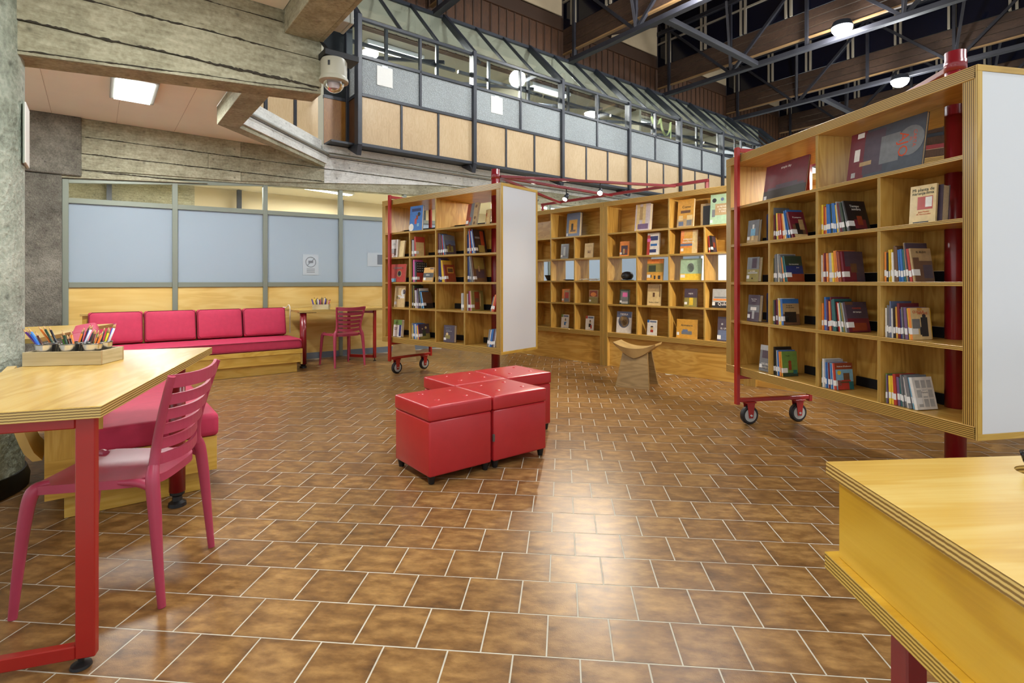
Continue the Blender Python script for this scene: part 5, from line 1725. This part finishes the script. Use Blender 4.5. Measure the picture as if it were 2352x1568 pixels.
show('N', 4, 0.225, 0.135, 0.21, 'dp', 'dark book with a glowing night landscape, fourth row of nearer bookcase', 2, 5, 0.03, 0.04, [(0, 0.35, 1, 0.62, 'gr'), (0.25, 0.42, 0.75, 0.54, 'wh'), (0.4, 0.1, 0.6, 0.4, 'lg')], [('Hugo Cabeza', 0.5, 0.84, 0.012, 'white_ink'), ('La Noche', 0.5, 0.77, 0.011, 'white_ink')])
row('N', 4, 2, 0.546, 'gn/.18/.008 dp/.18 mr/.185 mr/.182/.008 wh/.195/.008 yl/.18/.018 wh/.19/.005 bl/.19/.020', 0.5, 6,
    dict(d=.135, rects=[(0, 0, 1, 0.82, 'ta'), (0, 0.0, 1, 0.42, 'br'), (0.1, 0.1, 0.8, 0.5, 'dk')], title=[('El viaje de', 0.4, 0.74, 0.012, 'ink'), ('los que saben', 0.45, 0.67, 0.012, 'ink')]))
row('N', 4, 3, 1.014, 'or/.175 rd/.17 bl/.215/.014 pu/.2/.007 mr/.195 or/.19 mr/.215 tl/.2 tl/.205/.016 dk/.19/.006 rd/.185 wh/.18/.008 tl/.188 ol/.185/.007 lg/.185/.006 dp/.19/.016', 0.5, 12,
    dict(d=.155, rects=[(0.0, 0.0, 1, 0.45, 'mr'), (0.15, 0.05, 0.85, 0.3, 'rb'), (0, 0.9, 0.35, 1, 'br')], title=[('CUENTOS', 0.5, 0.78, 0.014, 'red_ink'), ('del tiempo', 0.5, 0.66, 0.014, 'white_ink')]))
row('N', 4, 4, 1.484, 'wh/.165/.010 gr/.182/.008 gr/.18/.012 sb/.205/.008 wh/.165/.006 dk/.168/.012 ol/.16/.007 go/.175/.009 mr/.195/.014 nv/.165/.009 gr/.175/.008 br/.172/.007 pu/.174/.014 yl/.170/.008 or/.172/.014', 0.5, 6,
    dict(d=.125, rects=[(0, 0, 1, 1, 'cr'), (0.5, 0.1, 0.85, 0.7, 'dk'), (0.42, 0.15, 0.6, 0.4, 'dk'), (0.05, 0.35, 0.45, 0.65, 'gr'), (0.35, 0.92, 0.6, 1, 'go')], title=[('QUIQUE', 0.4, 0.87, 0.020, 'red_ink'), ('HACHE', 0.62, 0.82, 0.020, 'red_ink')], discs=[(0.68, 0.74, 0.012, 'dk', 1.1)]))
show('N', 5, 0.36, 0.12, 0.2, 'gr', 'dark grey book with white lettering by the divider, bottom row of nearer bookcase', 4, 6, 0.014, 0.05, [(0, 0.8, 0.9, 1, 'lg'), (0.2, 0.5, 0.8, 0.8, 'dp'), (0.05, 0.1, 0.9, 0.2, 'dk')], [('OSCURO', 0.5, 0.28, 0.02, 'white_ink'), ('SENTIDO', 0.5, 0.15, 0.02, 'white_ink')])
row('N', 5, 2, 0.546, 'dk/.205/.014 dg/.185/.012 dk/.19/.010 wh/.185/.005 bl/.185/.014 or/.178/.010 go/.180/.012', 0.5, 6,
    dict(d=.125, rects=[(0, 0, 1, 1, 'gn'), (0, 0, 1, 0.14, 'dg'), (0.4, 0.25, 0.6, 0.5, 'rb'), (0.7, 0.1, 0.95, 0.25, 'tl')], discs=[(0.5, 0.56, 0.013, 'rb', 1)], title=[('El gato', 0.4, 0.82, 0.012, 'ink')]))
row('N', 5, 3, 1.014, 'tl/.165/.008 wh/.185 lg/.182/.012 bl/.165 wh/.165/.006 mr/.165 lb/.165/.008 bl/.16/.008 wh/.166/.006 rd/.168/.018', 0.5, 6,
    dict(d=.13, rects=[(0, 0, 1, 1, 'rb'), (0.03, 0.0, 1, 0.76, 'lb'), (0.1, 0.0, 0.85, 0.36, 'rd'), (0.45, 0.36, 0.8, 0.62, 'br'), (0.25, 0.25, 0.8, 0.31, 'br'), (0.75, 0.0, 1, 0.3, 'tl')], discs=[(0.22, 0.64, 0.014, 'yl', 1)], title=[('Roberto El ballenero', 0.52, 0.87, 0.0125, 'white_ink')]))
row('N', 5, 4, 1.484, 'gn/.165/.010 pu/.16/.008 br/.15/.006 yl/.158/.014 yl/.158/.010 rd/.172/.016 pu/.158/.014 tl/.155/.010 gr/.175/.010 gr/.17/.008 wh/.165/.009 gr/.178/.018 lb/.170/.006 wh/.172/.016', 0.5, 13,
    dict(d=.13, rects=[(x, z, x + 0.22, z + 0.24, 'lg') for x in (0.12, 0.40, 0.68) for z in (0.08, 0.36, 0.66)] + [(0.36, 0.40, 0.66, 0.58, 'wh')], title=[('Favorit', 0.5, 0.52, 0.014, 'ink')]))

# navy bookends
for i, (r, lab) in enumerate(((2, 'navy bookend plate behind the grey child book, second row'), (4, 'navy bookend plate behind the dark night book, fourth row'))):
    o = thing('bookend', lab, 'bookend', KM['N'] @ Vector((0.30, 0.0, ZC[r] + 0.0006)), CASE_R[1], 'navy bookends')
    nvm = plain('navy_enamel', rgb(24, 40, 104), 0.35)
    prof = [(0.0, 0), (0.155, 0), (0.155, 0.205), (0.150, 0.222), (0.135, 0.228), (0.02, 0.228), (0.005, 0.222), (0.0, 0.205)]
    prism(o, 'upright_plate', prof, 0, 0.002, nvm, Matrix.Translation((0, 0.16, 0)) @ Matrix.Rotation(R(90), 4, 'X'))
    box(o, 'foot_plate', (0.0, 0.12, 0.0), (0.155, 0.157, 0.002), nvm, 0)

# --- farther rolling bookcase
show('F', 1, 0.46, 0.235, 0.308, 'bl', 'blue book with a red rocket, top shelf of farther bookcase', 0, 4, 0.022, 0.06,
     [(0.14, 0.78, 0.86, 0.90, 'nv'), (0.40, 0.28, 0.56, 0.50, 'rd'), (0.5, 0.46, 0.66, 0.62, 'rb'), (0.60, 0.18, 0.76, 0.30, 'lb')], [('LA LUNA', 0.5, 0.84, 0.034, 'dark_teal_ink')], [(0.15, 0.16, 0.045, 'wh', 1), (0.72, 0.66, 0.026, 'dk', 1)], sticker=None)
show('F', 1, 1.36, 0.215, 0.262, 'gr', 'tilted grey book with a red figure, top shelf of farther bookcase', -12, 10, 0.02, 0.10, [(0.0, 0.0, 0.32, 1, 'rb'), (0.62, 0, 1, 1, 'ta'), (0.3, 0.2, 0.45, 0.4, 'rd')], None, [(0.8, 0.85, 0.018, 'br', 1), (0.8, 0.35, 0.018, 'br', 1), (0.8, 0.12, 0.018, 'br', 1)])
show('F', 1, 1.60, 0.12, 0.18, 'sk', 'sand coloured booklet standing behind the tilted grey book', -25, 6, 0.01, 0.16, [(0.1, 0.6, 0.3, 0.8, 'rd'), (0.2, 0.2, 0.8, 0.5, 'cr')])
show('F', 2, 0.105, 0.15, 0.222, 'wh', 'white book with red letters JO, second row of farther bookcase', 0, 4, 0.03, 0.04, [(0.1, 0.18, 0.75, 0.48, 'lg'), (0.55, 0.1, 0.8, 0.48, 'br')], [('JO', 0.42, 0.12, 0.06, 'red_ink'), ('la ciudad', 0.5, 0.76, 0.014, 'ink'), ('y los perros', 0.5, 0.70, 0.014, 'ink')], sticker=None)
show('F', 2, 0.27, 0.09, 0.205, 'cr', 'cream booklet beside the white book, second row of farther bookcase', 0, 8, 0.02, 0.05, None, None, sticker=None)
row('F', 2, 2, 0.546, 'nv/.205/.012 wh/.195 lg/.195 gr/.2/.012 rd/.235/.026', 0, 3, dict(d=.14, rects=[(0.0, 0.0, 0.9, 0.72, 'cr'), (0.0, 0.74, 1, 1, 'rd')]))
row('F', 2, 3, 1.014, 'mr/.255/.010 gr/.25/.010 mr/.24/.008 gr/.24 dp/.235/.012 rd/.225/.018 bl/.235/.009 gr/.23/.012', 1, 10, dict(d=.17, rects=[(0.1, 0.0, 1, 0.5, 'dp'), (0.1, 0.5, 1, 0.75, 'sb'), (0.2, 0.15, 0.75, 0.45, 'ol'), (0.35, 0.2, 0.55, 0.55, 'br')]))
row('F', 2, 4, 1.484, 'nv/.21/.010 nv/.25/.012 wh/.245/.008 rd/.27/.010 bl/.25/.016 wh/.245/.008 nv/.268/.014', 1, 12, dict(d=.19, rects=[(0, 0, 1, 1, 'dk'), (0.55, 0.3, 0.85, 0.95, 'rb'), (0.3, 0.05, 0.8, 0.35, 'ol'), (0.1, 0.62, 0.5, 0.70, 'gr')]))
show('F', 3, 0.105, 0.30, 0.222, 'rd', 'square red book with a round eye, third row of farther bookcase', 0, 5, 0.015, 0.04, [(0.1, 0.0, 0.4, 0.2, 'lb'), (0.12, 0.72, 0.85, 0.84, 'rb')], [('ELEFANTE', 0.5, 0.78, 0.032, 'grey_ink')], [(0.6, 0.46, 0.042, 'ta', 1), (0.6, 0.46, 0.034, 'dk', 1), (0.6, 0.46, 0.018, 'nv', 1)], sticker=(0.0, 0.02, 0.12, 0.18))
row('F', 3, 2, 0.546, 'dg/.27/.010 mr/.26/.008 pk/.27/.024 nv/.245/.012 gr/.24/.010 dk/.235/.020', 0, 2, dict(d=.16, rects=[(0, 0, 1, 0.48, 'rd')] + [(0.08 + 0.2 * i, 0.55 + 0.12 * j, 0.16 + 0.2 * i, 0.60 + 0.12 * j, 'wh') for i in range(5) for j in range(4)]))
show('F', 3, 0.735, 0.19, 0.172, 'go', 'yellow book with a black band, third row of farther bookcase', -4, 10, 0.014, 0.03, [(0, 0.3, 1, 0.62, 'dk'), (0.6, 0.86, 0.95, 0.97, 'br'), (0.1, 0.1, 0.95, 0.3, 'ta')], [('NIEBLA', 0.45, 0.47, 0.022, 'white_ink')], sticker=(0.06, 0.12, 0.28, 0.3))
row('F', 3, 3, 1.014, 'pu/.28/.008 nv/.275/.012 nv/.27/.012 dp/.27/.008 yl/.25/.014 yl/.245/.010 go/.24/.006 mr/.2/.018', 1, 12, dict(d=.16, rects=[(0.0, 0, 1, 1, 'rb'), (0.25, 0.5, 0.85, 0.85, 'go'), (0.3, 0.55, 0.8, 0.78, 'br')]))
row('F', 3, 4, 1.484, 'dk/.28/.010 nv/.275/.012 sb/.28/.010 gr/.285/.006 lg/.285/.006 br/.285/.018', 1, 10, dict(d=.20, rects=[(0.05, 0, 1, 1, 'br'), (0.2, 0.15, 0.85, 0.45, 'dp'), (0.1, 0.5, 0.9, 0.95, 'ol'), (0.4, 0.4, 0.52, 0.62, 'ta')]))
show('F', 4, 0.175, 0.20, 0.265, 'sk', 'sand coloured book with a white bird, fourth row of farther bookcase', 0, 5, 0.012, 0.05, [(0.55, 0.42, 0.95, 0.52, 'wh'), (0.3, 0.48, 0.62, 0.56, 'wh'), (0.42, 0.38, 0.52, 0.44, 'pu')], None, [(0.8, 0.68, 0.034, 'wh', 1.3), (0.28, 0.46, 0.02, 'ol', 1), (0.9, 0.72, 0.03, 'dp', 1)])
row('F', 4, 2, 0.546, 'sb/.275/.012 dk/.28/.010 ol/.272/.010 dg/.27/.012 mr/.24/.008 wh/.215/.014 sb/.215/.008 wh/.215/.010 pu/.22/.010 gr/.235/.012 dk/.235/.014 wh/.24/.008 tl/.21/.010 bl/.205/.010 lb/.2/.014', 0, 14, dict(d=.15, rects=[(0, 0, 1, 1, 'br'), (0, 0.0, 1, 0.3, 'dk')]))
row_r('F', 4, 3, CX[3] - 0.012, 'lg/.19/.03 gr/.19/.022 lg/.19/.03', 0.0, 0.05)
row('F', 4, 4, 1.484, 'wh/.185/.010 pu/.17/.006 mr/.215/.022 pk/.215/.006 ta/.218/.016', 1, 4, dict(d=.19, rects=[(0, 0, 1, 1, 'ol'), (0.25, 0.05, 0.65, 0.95, 'rb'), (0.3, 0.42, 0.6, 0.62, 'br'), (0.7, 0.2, 0.75, 0.85, 'cr')]))
row_r('F', 4, 4, CL - CT - 0.003, 'gr/.165/.014 or/.185/.012 rd/.195/.022', 16.0)
show('F', 5, 0.155, 0.16, 0.212, 'wh', 'white and green book, bottom row of farther bookcase', 0, 5, 0.035, 0.05, [(0, 0.7, 1, 1, 'gn'), (0.7, 0.05, 0.95, 0.7, 'nv'), (0.1, 0.5, 0.5, 0.53, 'dk'), (0.1, 0.42, 0.45, 0.45, 'dk')], [('mundo', 0.4, 0.85, 0.02, 'dark_teal_ink')], sticker=None)
row('F', 5, 2, 0.546, 'lg/.19/.010 yl/.165/.012 nv/.185/.008 bl/.185/.018 wh/.18/.010 lg/.18/.010 bl/.185/.018 yl/.165/.014 pk/.18/.006 dk/.182/.012', 1, 9, dict(d=.16, rects=[(0, 0, 1, 0.35, 'ol'), (0, 0.35, 1, 1, 'dp'), (0.3, 0.2, 0.6, 0.6, 'dg')], discs=[(0.65, 0.75, 0.016, 'cr', 1), (0.3, 0.68, 0.008, 'cr', 1)]))
show('F', 5, 1.09, 0.165, 0.192, 'dp', 'thick dark purple book with a pale figure, bottom row of farther bookcase', 4, 3, 0.035, 0.05, [(0.15, 0.2, 0.6, 0.42, 'ol'), (0.2, 0.64, 0.75, 0.66, 'lg')], [('SANTO', 0.42, 0.86, 0.026, 'grey_ink'), ('VUELO', 0.42, 0.74, 0.026, 'grey_ink')], [(0.33, 0.48, 0.017, 'cr', 1)])
row_r('F', 5, 4, CL - CT - 0.003, 'gr/.185/.024 wh/.185/.010 bl/.19/.012 bl/.192/.018 dk/.19/.010 pu/.19/.010 gr/.2/.010 wh/.25/.008', 11.0)

# --- wall shelving
show('W1', 1, 1.235, 0.265, 0.35, 'sb', 'dark blue book with a framed golden print, top of hidden-end wall shelving', -2, 5, 0.05, 0.08, [(0.18, 0.12, 0.82, 0.72, 'ta'), (0.22, 0.15, 0.78, 0.69, 'go'), (0.36, 0.2, 0.52, 0.55, 'dk'), (0.3, 0.2, 0.7, 0.28, 'br')], [('TORRES', 0.5, 0.86, 0.022, 'grey_ink')], sticker=(0.03, 0.03, 0.13, 0.15))
show('W1', 2, 1.13, 0.15, 0.225, 'gr', 'grey book with a statue photograph, second row of hidden-end shelving', 0, 5, 0.018, 0.08, [(0.1, 0.1, 0.9, 0.9, 'dp'), (0.35, 0.2, 0.6, 0.8, 'lg')])
show('W1', 2, 1.59, 0.155, 0.21, 'cr', 'cream book with a small drawing, second row of hidden-end shelving', 0, 5, 0.015, 0.08, [(0.35, 0.3, 0.75, 0.5, 'ta'), (0.4, 0.35, 0.6, 0.42, 'br'), (0.15, 0.8, 0.85, 0.83, 'ta')], sticker=None)
show('W1', 4, 1.155, 0.145, 0.197, 'or', 'orange book with a red picture, fourth row of hidden-end shelving', 0, 4, 0.025, 0.08, [(0.3, 0.0, 1, 0.9, 'ta'), (0.4, 0.3, 0.9, 0.75, 'rd'), (0.35, 0.05, 0.95, 0.3, 'gr')])
show('W1', 4, 1.675, 0.155, 0.19, 'ta', 'brown book with an orange bowl, fourth row of hidden-end shelving', 0, 4, 0.015, 0.08, [(0, 0.0, 1, 0.45, 'ol'), (0.05, 0.5, 0.95, 0.95, 'rb')], None, [(0.5, 0.66, 0.05, 'or', 0.6)])
for x, kk, lab in ((1.14, 'gn', 'white comic book with green corner and a seated cartoon boy'), (1.61, 'rd', 'white comic book with red corner and two cartoon children')):
    show('W1', 5, x, 0.145, 0.2, 'wh', lab + ', hidden-end shelving', 0, 4, 0.012, 0.08, [(0, 0.8, 0.25, 1, kk), (0.3, 0.82, 0.95, 0.94, 'sb'), (0.4, 0.2, 0.7, 0.45, 'bl' if kk == 'gn' else 'dk'), (0.62, 0.1, 0.8, 0.35, 'wh' if kk == 'gn' else 'rd')], None, [(0.58, 0.58, 0.016, 'ta', 1), (0.58, 0.66, 0.014, 'dk', 0.6)], sticker=None)
show('W2', 1, 0.455, 0.235, 0.352, 'sv', 'big shiny silver book in plastic, top of middle wall shelving', -3, 6, 0.05, 0.06, [(0.1, 0, 0.3, 1, 'cr'), (0.5, 0.2, 0.7, 1, 'cr'), (0.2, 0.05, 0.9, 0.25, 'pu'), (0.3, 0.4, 0.5, 0.9, 'ta')], sticker=None)
pb_ = board(None, 'lit_edge_slat', (0, 0, 0), (0.04, 0.09, 0.31), 'x', PLY_PALE, 0.001)  # slat put in to stand for a lit edge behind the book
pb_.matrix_world = KM['W2'] @ Matrix.Translation((0.80, 0.17, ZU_[1] + 0.001)) @ pb_.matrix_local
tag(pb_, 'upright pale slat standing in for a lit edge behind the silver book', 'board')
show('W2', 1, 1.075, 0.22, 0.345, 'go', 'gold wrapped book with small pictures, top of middle wall shelving', -2, 6, 0.03, 0.06, [(0, 0, 1, 0.3, 'ta'), (0.08, 0.25, 0.35, 0.42, 'cr'), (0.6, 0.25, 0.95, 0.42, 'cr'), (0.2, 0.5, 0.8, 0.6, 'br'), (0.1, 0.05, 0.4, 0.2, 'sb'), (0.6, 0.05, 0.9, 0.25, 'gr')], [('Como', 0.55, 0.72, 0.045, 'ink')], sticker=None)
show('W2', 1, 1.36, 0.14, 0.27, 'dk', 'black framed panel between gold and mint books', 0, 2, 0.03, 0.12, [(0, 0, 0.2, 1, 'ta'), (0.2, 0.9, 1, 1, 'ta')], sticker=None)
show('W2', 1, 1.515, 0.24, 0.355, 'mg', 'mint green tall book with a tan panel, top of middle wall shelving', 0, 5, 0.016, 0.04, [(0.25, 0.3, 1, 0.68, 'ta'), (0.1, 0.25, 0.25, 0.5, 'gr')], [('A MOVER', 0.62, 0.58, 0.03, 'white_ink'), ('mi voz', 0.62, 0.5, 0.034, 'white_ink'), ('Y MAS', 0.62, 0.41, 0.03, 'white_ink')], [(0.2, 0.8, 0.026, 'dk', 1), (0.6, 0.82, 0.02, 'sb', 1)], sticker=(0.02, 0.06, 0.14, 0.16))
show('W2', 2, 0.22, 0.15, 0.2, 'or', 'small orange book with a dark painting, second row of middle shelving', 0, 5, 0.015, 0.06, [(0.15, 0.08, 0.85, 0.72, 'dp'), (0.35, 0.15, 0.55, 0.5, 'ta'), (0.55, 0.2, 0.75, 0.45, 'rb')])
show('W2', 2, 0.64, 0.18, 0.285, 'wh', 'glossy white book with blue and red blocks, second row of middle shelving', -3, 6, 0.03, 0.06, [(0, 0, 0.25, 0.9, 'rd'), (0.25, 0.65, 0.9, 0.85, 'nv'), (0.3, 0.4, 0.85, 0.5, 'bl'), (0.25, 0.1, 0.8, 0.25, 'nv'), (0.0, 0.6, 0.3, 0.75, 'pk')], sticker=None)
show('W2', 2, 1.12, 0.225, 0.285, 'or', 'yellow and orange book about mammals, second row of middle shelving', 0, 6, 0.014, 0.06, [(0.2, 0.45, 1, 1, 'go'), (0, 0.32, 1, 0.42, 'sb'), (0.05, 0.0, 1, 0.25, 'go'), (0.7, 0.0, 1, 1.0, 'cr')], [('antiguos', 0.42, 0.62, 0.036, 'white_ink'), ('mamiferos', 0.46, 0.50, 0.036, 'white_ink')], sticker=(0.04, 0.1, 0.2, 0.22))
row('W2', 2, 4, 1.490, 'rd/.195/.016 dk/.2/.010', 3, 7, dict(d=.13, rects=[(0.3, 0.05, 0.9, 0.95, 'dp'), (0.4, 0.3, 0.8, 0.6, 'rb')]), y=0.05)
show('W2', 3, 0.645, 0.235, 0.275, 'go', 'orange and green book with birds, third row of middle shelving', 0, 5, 0.015, 0.06, [(0, 0.78, 1, 1, 'or'), (0, 0.38, 1, 0.78, 'ol'), (0.1, 0.4, 0.55, 0.7, 'dg'), (0.15, 0.12, 0.3, 0.25, 'dk'), (0.45, 0.05, 0.55, 0.22, 'dk'), (0.7, 0.05, 0.85, 0.22, 'dk')], [('MADRE', 0.5, 0.9, 0.032, 'red_ink')])
show('W2', 3, 1.12, 0.275, 0.262, 'mg', 'pale green and yellow book with a drawn face, third row of middle shelving', 0, 5, 0.015, 0.06, [(0, 0, 1, 0.3, 'yl'), (0.48, 0.45, 0.52, 0.6, 'gr')], None, [(0.5, 0.58, 0.045, 'gr', 1.25), (0.5, 0.57, 0.041, 'mg', 1.25)])
show('W2', 3, 1.72, 0.2, 0.26, 'dg', 'dark green book at the end of the third row, middle shelving', 0, 5, 0.015, 0.06, [(0.2, 0.2, 0.8, 0.8, 'lg')])
show('W2', 4, 0.22, 0.15, 0.2, 'dg', 'dark patterned book with a pink flower, fourth row of middle shelving', 0, 5, 0.02, 0.06, [(0.1, 0.1, 0.9, 0.9, 'gr'), (0.3, 0.5, 0.8, 0.8, 'pk'), (0.2, 0.05, 0.9, 0.2, 'lg')])
show('W2', 4, 0.65, 0.20, 0.275, 'cr', 'tall cream book with dark line drawing, fourth row of middle shelving', 0, 5, 0.014, 0.06, [(0.0, 0.65, 0.9, 1, 'ta'), (0.4, 0.4, 0.55, 0.6, 'br'), (0.88, 0.4, 0.93, 0.95, 'br')], [('Pedro y Dios', 0.5, 0.14, 0.026, 'ink')], sticker=None)
show('W2', 4, 1.175, 0.165, 0.222, 'dp', 'dark and yellow book with a figure, fourth row of middle shelving', 0, 5, 0.02, 0.06, [(0, 0.0, 1, 0.5, 'ol'), (0.4, 0.1, 0.7, 0.5, 'yl')], [('HIJOS', 0.5, 0.72, 0.024, 'white_ink')])
show('W2', 4, 1.535, 0.215, 0.222, 'lg', 'grey book with orange script lettered Quilca, fourth row of middle shelving', 0, 5, 0.015, 0.06, [(0, 0, 1, 0.3, 'dk'), (0.05, 0.38, 1, 0.48, 'or'), (0.1, 0.52, 0.9, 0.58, 'gr')], [('Quilca', 0.62, 0.2, 0.05, 'white_ink')], sticker=(0.0, 0.12, 0.16, 0.3))
show('W2', 5, 0.165, 0.235, 0.288, 'wh', 'white and blue book with a brown round photograph, bottom row middle shelving', 0, 5, 0.015, 0.06, [(0, 0.72, 1, 1, 'sb')], [('TIERRA', 0.5, 0.86, 0.04, 'white_ink')], [(0.5, 0.54, 0.088, 'sb', 1.0), (0.5, 0.54, 0.078, 'ta', 1.0), (0.55, 0.5, 0.04, 'br', 1.0)], sticker=None)
show('W2', 5, 0.65, 0.14, 0.196, 'wh', 'white comic book with blue corner and one cartoon boy, middle shelving', 0, 4, 0.012, 0.06, [(0, 0.82, 0.22, 1, 'bl'), (0.28, 0.84, 0.95, 0.94, 'sb'), (0.35, 0.2, 0.65, 0.36, 'rd')], None, [(0.5, 0.46, 0.02, 'sk', 1), (0.5, 0.56, 0.02, 'dk', 0.5)], sticker=None)
show('W2', 5, 1.075, 0.275, 0.23, 'go', 'wide orange book with a procession drawing, bottom row of middle shelving', 0, 5, 0.015, 0.05, [(0.25, 0.2, 0.75, 0.38, 'gr'), (0.3, 0.3, 0.55, 0.46, 'sb')], [('Animalario', 0.5, 0.68, 0.036, 'dark_teal_ink')], sticker=(0.02, 0.14, 0.14, 0.3))
show('W2', 5, 1.60, 0.22, 0.282, 'dp', 'dark space book lettered EL U, bottom row of middle shelving', 0, 5, 0.015, 0.05, [(0.05, 0.05, 0.95, 0.45, 'sb')], [('EL UNIVERSO', 0.55, 0.52, 0.028, 'white_ink')], [(0.8, 0.2, 0.03, 'or', 1), (0.25, 0.7, 0.012, 'lg', 1)], sticker=(0.0, 0.08, 0.2, 0.24))
# objects on the open third row
gd = thing('dark_gourd', 'black carved gourd on the open row of middle wall shelving', 'gourd', KM['W2'] @ Vector((0.29, 0.14, ZU_[3] + 0.012)), 0)
GB = plain('black_gourd', rgb(28, 30, 34), 0.35, var=0.5, scale=60, bump=0.3)
lathe(gd, 'gourd_body', [(0.0, 0.0), (0.06, 0.004), (0.082, 0.035), (0.083, 0.06), (0.066, 0.092), (0.03, 0.108), (0.0, 0.11)], GB, 28)
lathe(gd, 'gourd_mat', [(0.09, -0.011), (0.092, -0.005), (0.05, 0.0)], BLACK, 28)
bw = thing('dark_bowl', 'small black flared bowl on the open row of hidden-end shelving', 'bowl', KM['W1'] @ Vector((0.86, 0.12, ZU_[3] + 0.001)), 0)
lathe(bw, 'bowl_wall', [(0.032, 0.0), (0.036, 0.012), (0.075, 0.085), (0.071, 0.085), (0.03, 0.015), (0, 0.014)], GB, 24)
lathe(bw, 'bowl_foot', [(0.036, 0.0), (0.036, 0.006), (0.033, 0.006)], BLACK, 24)
pl = thing('dark_plate', 'thin dark plate lying on the open row of hidden-end shelving', 'plate', KM['W1'] @ Vector((1.27, 0.14, ZU_[3] + 0.001)), 0)
lathe(pl, 'plate_disc', [(0.06, 0.0), (0.105, 0.012), (0.102, 0.015), (0.06, 0.006), (0, 0.006)], GB, 28)
lathe(pl, 'plate_ring', [(0.098, 0.013), (0.104, 0.0165), (0.107, 0.013)], STEEL, 28)
dsc = thing('dark_disc', 'dark round disc standing against the divider on the open row', 'disc', KM['W1'] @ Vector((1.43, 0.13, ZU_[3] + 0.052)), UA)
lathe(dsc, 'disc_body', [(0.0, -0.012), (0.045, -0.012), (0.05, 0.0), (0.045, 0.012), (0, 0.012)], GB, 24, Matrix.Rotation(R(90), 4, 'Y'))
lathe(dsc, 'disc_rim', [(0.047, -0.006), (0.0515, 0.0), (0.047, 0.006)], STEEL, 24, Matrix.Rotation(R(90), 4, 'Y'))
lc = thing('lace_runner', 'pale knotted cord runner lying on the open row of hidden-end shelving', 'runner', KM['W1'] @ Vector((1.52, 0.06, ZU_[3] + 0.002)), UA)
LC = plain('pale_cord', rgb(190, 186, 170), 0.8)
for k in range(3):
    sweep(lc, 'cord_strand', [(0.04 * i + 0.004 * k, 0.02 * k + 0.016 * math.sin(i * 2.1 + k), 0.010 + 0.010 * abs(math.sin(i * 1.7 + k * 2))) for i in range(9)], 0.007, LC, 6, 3)
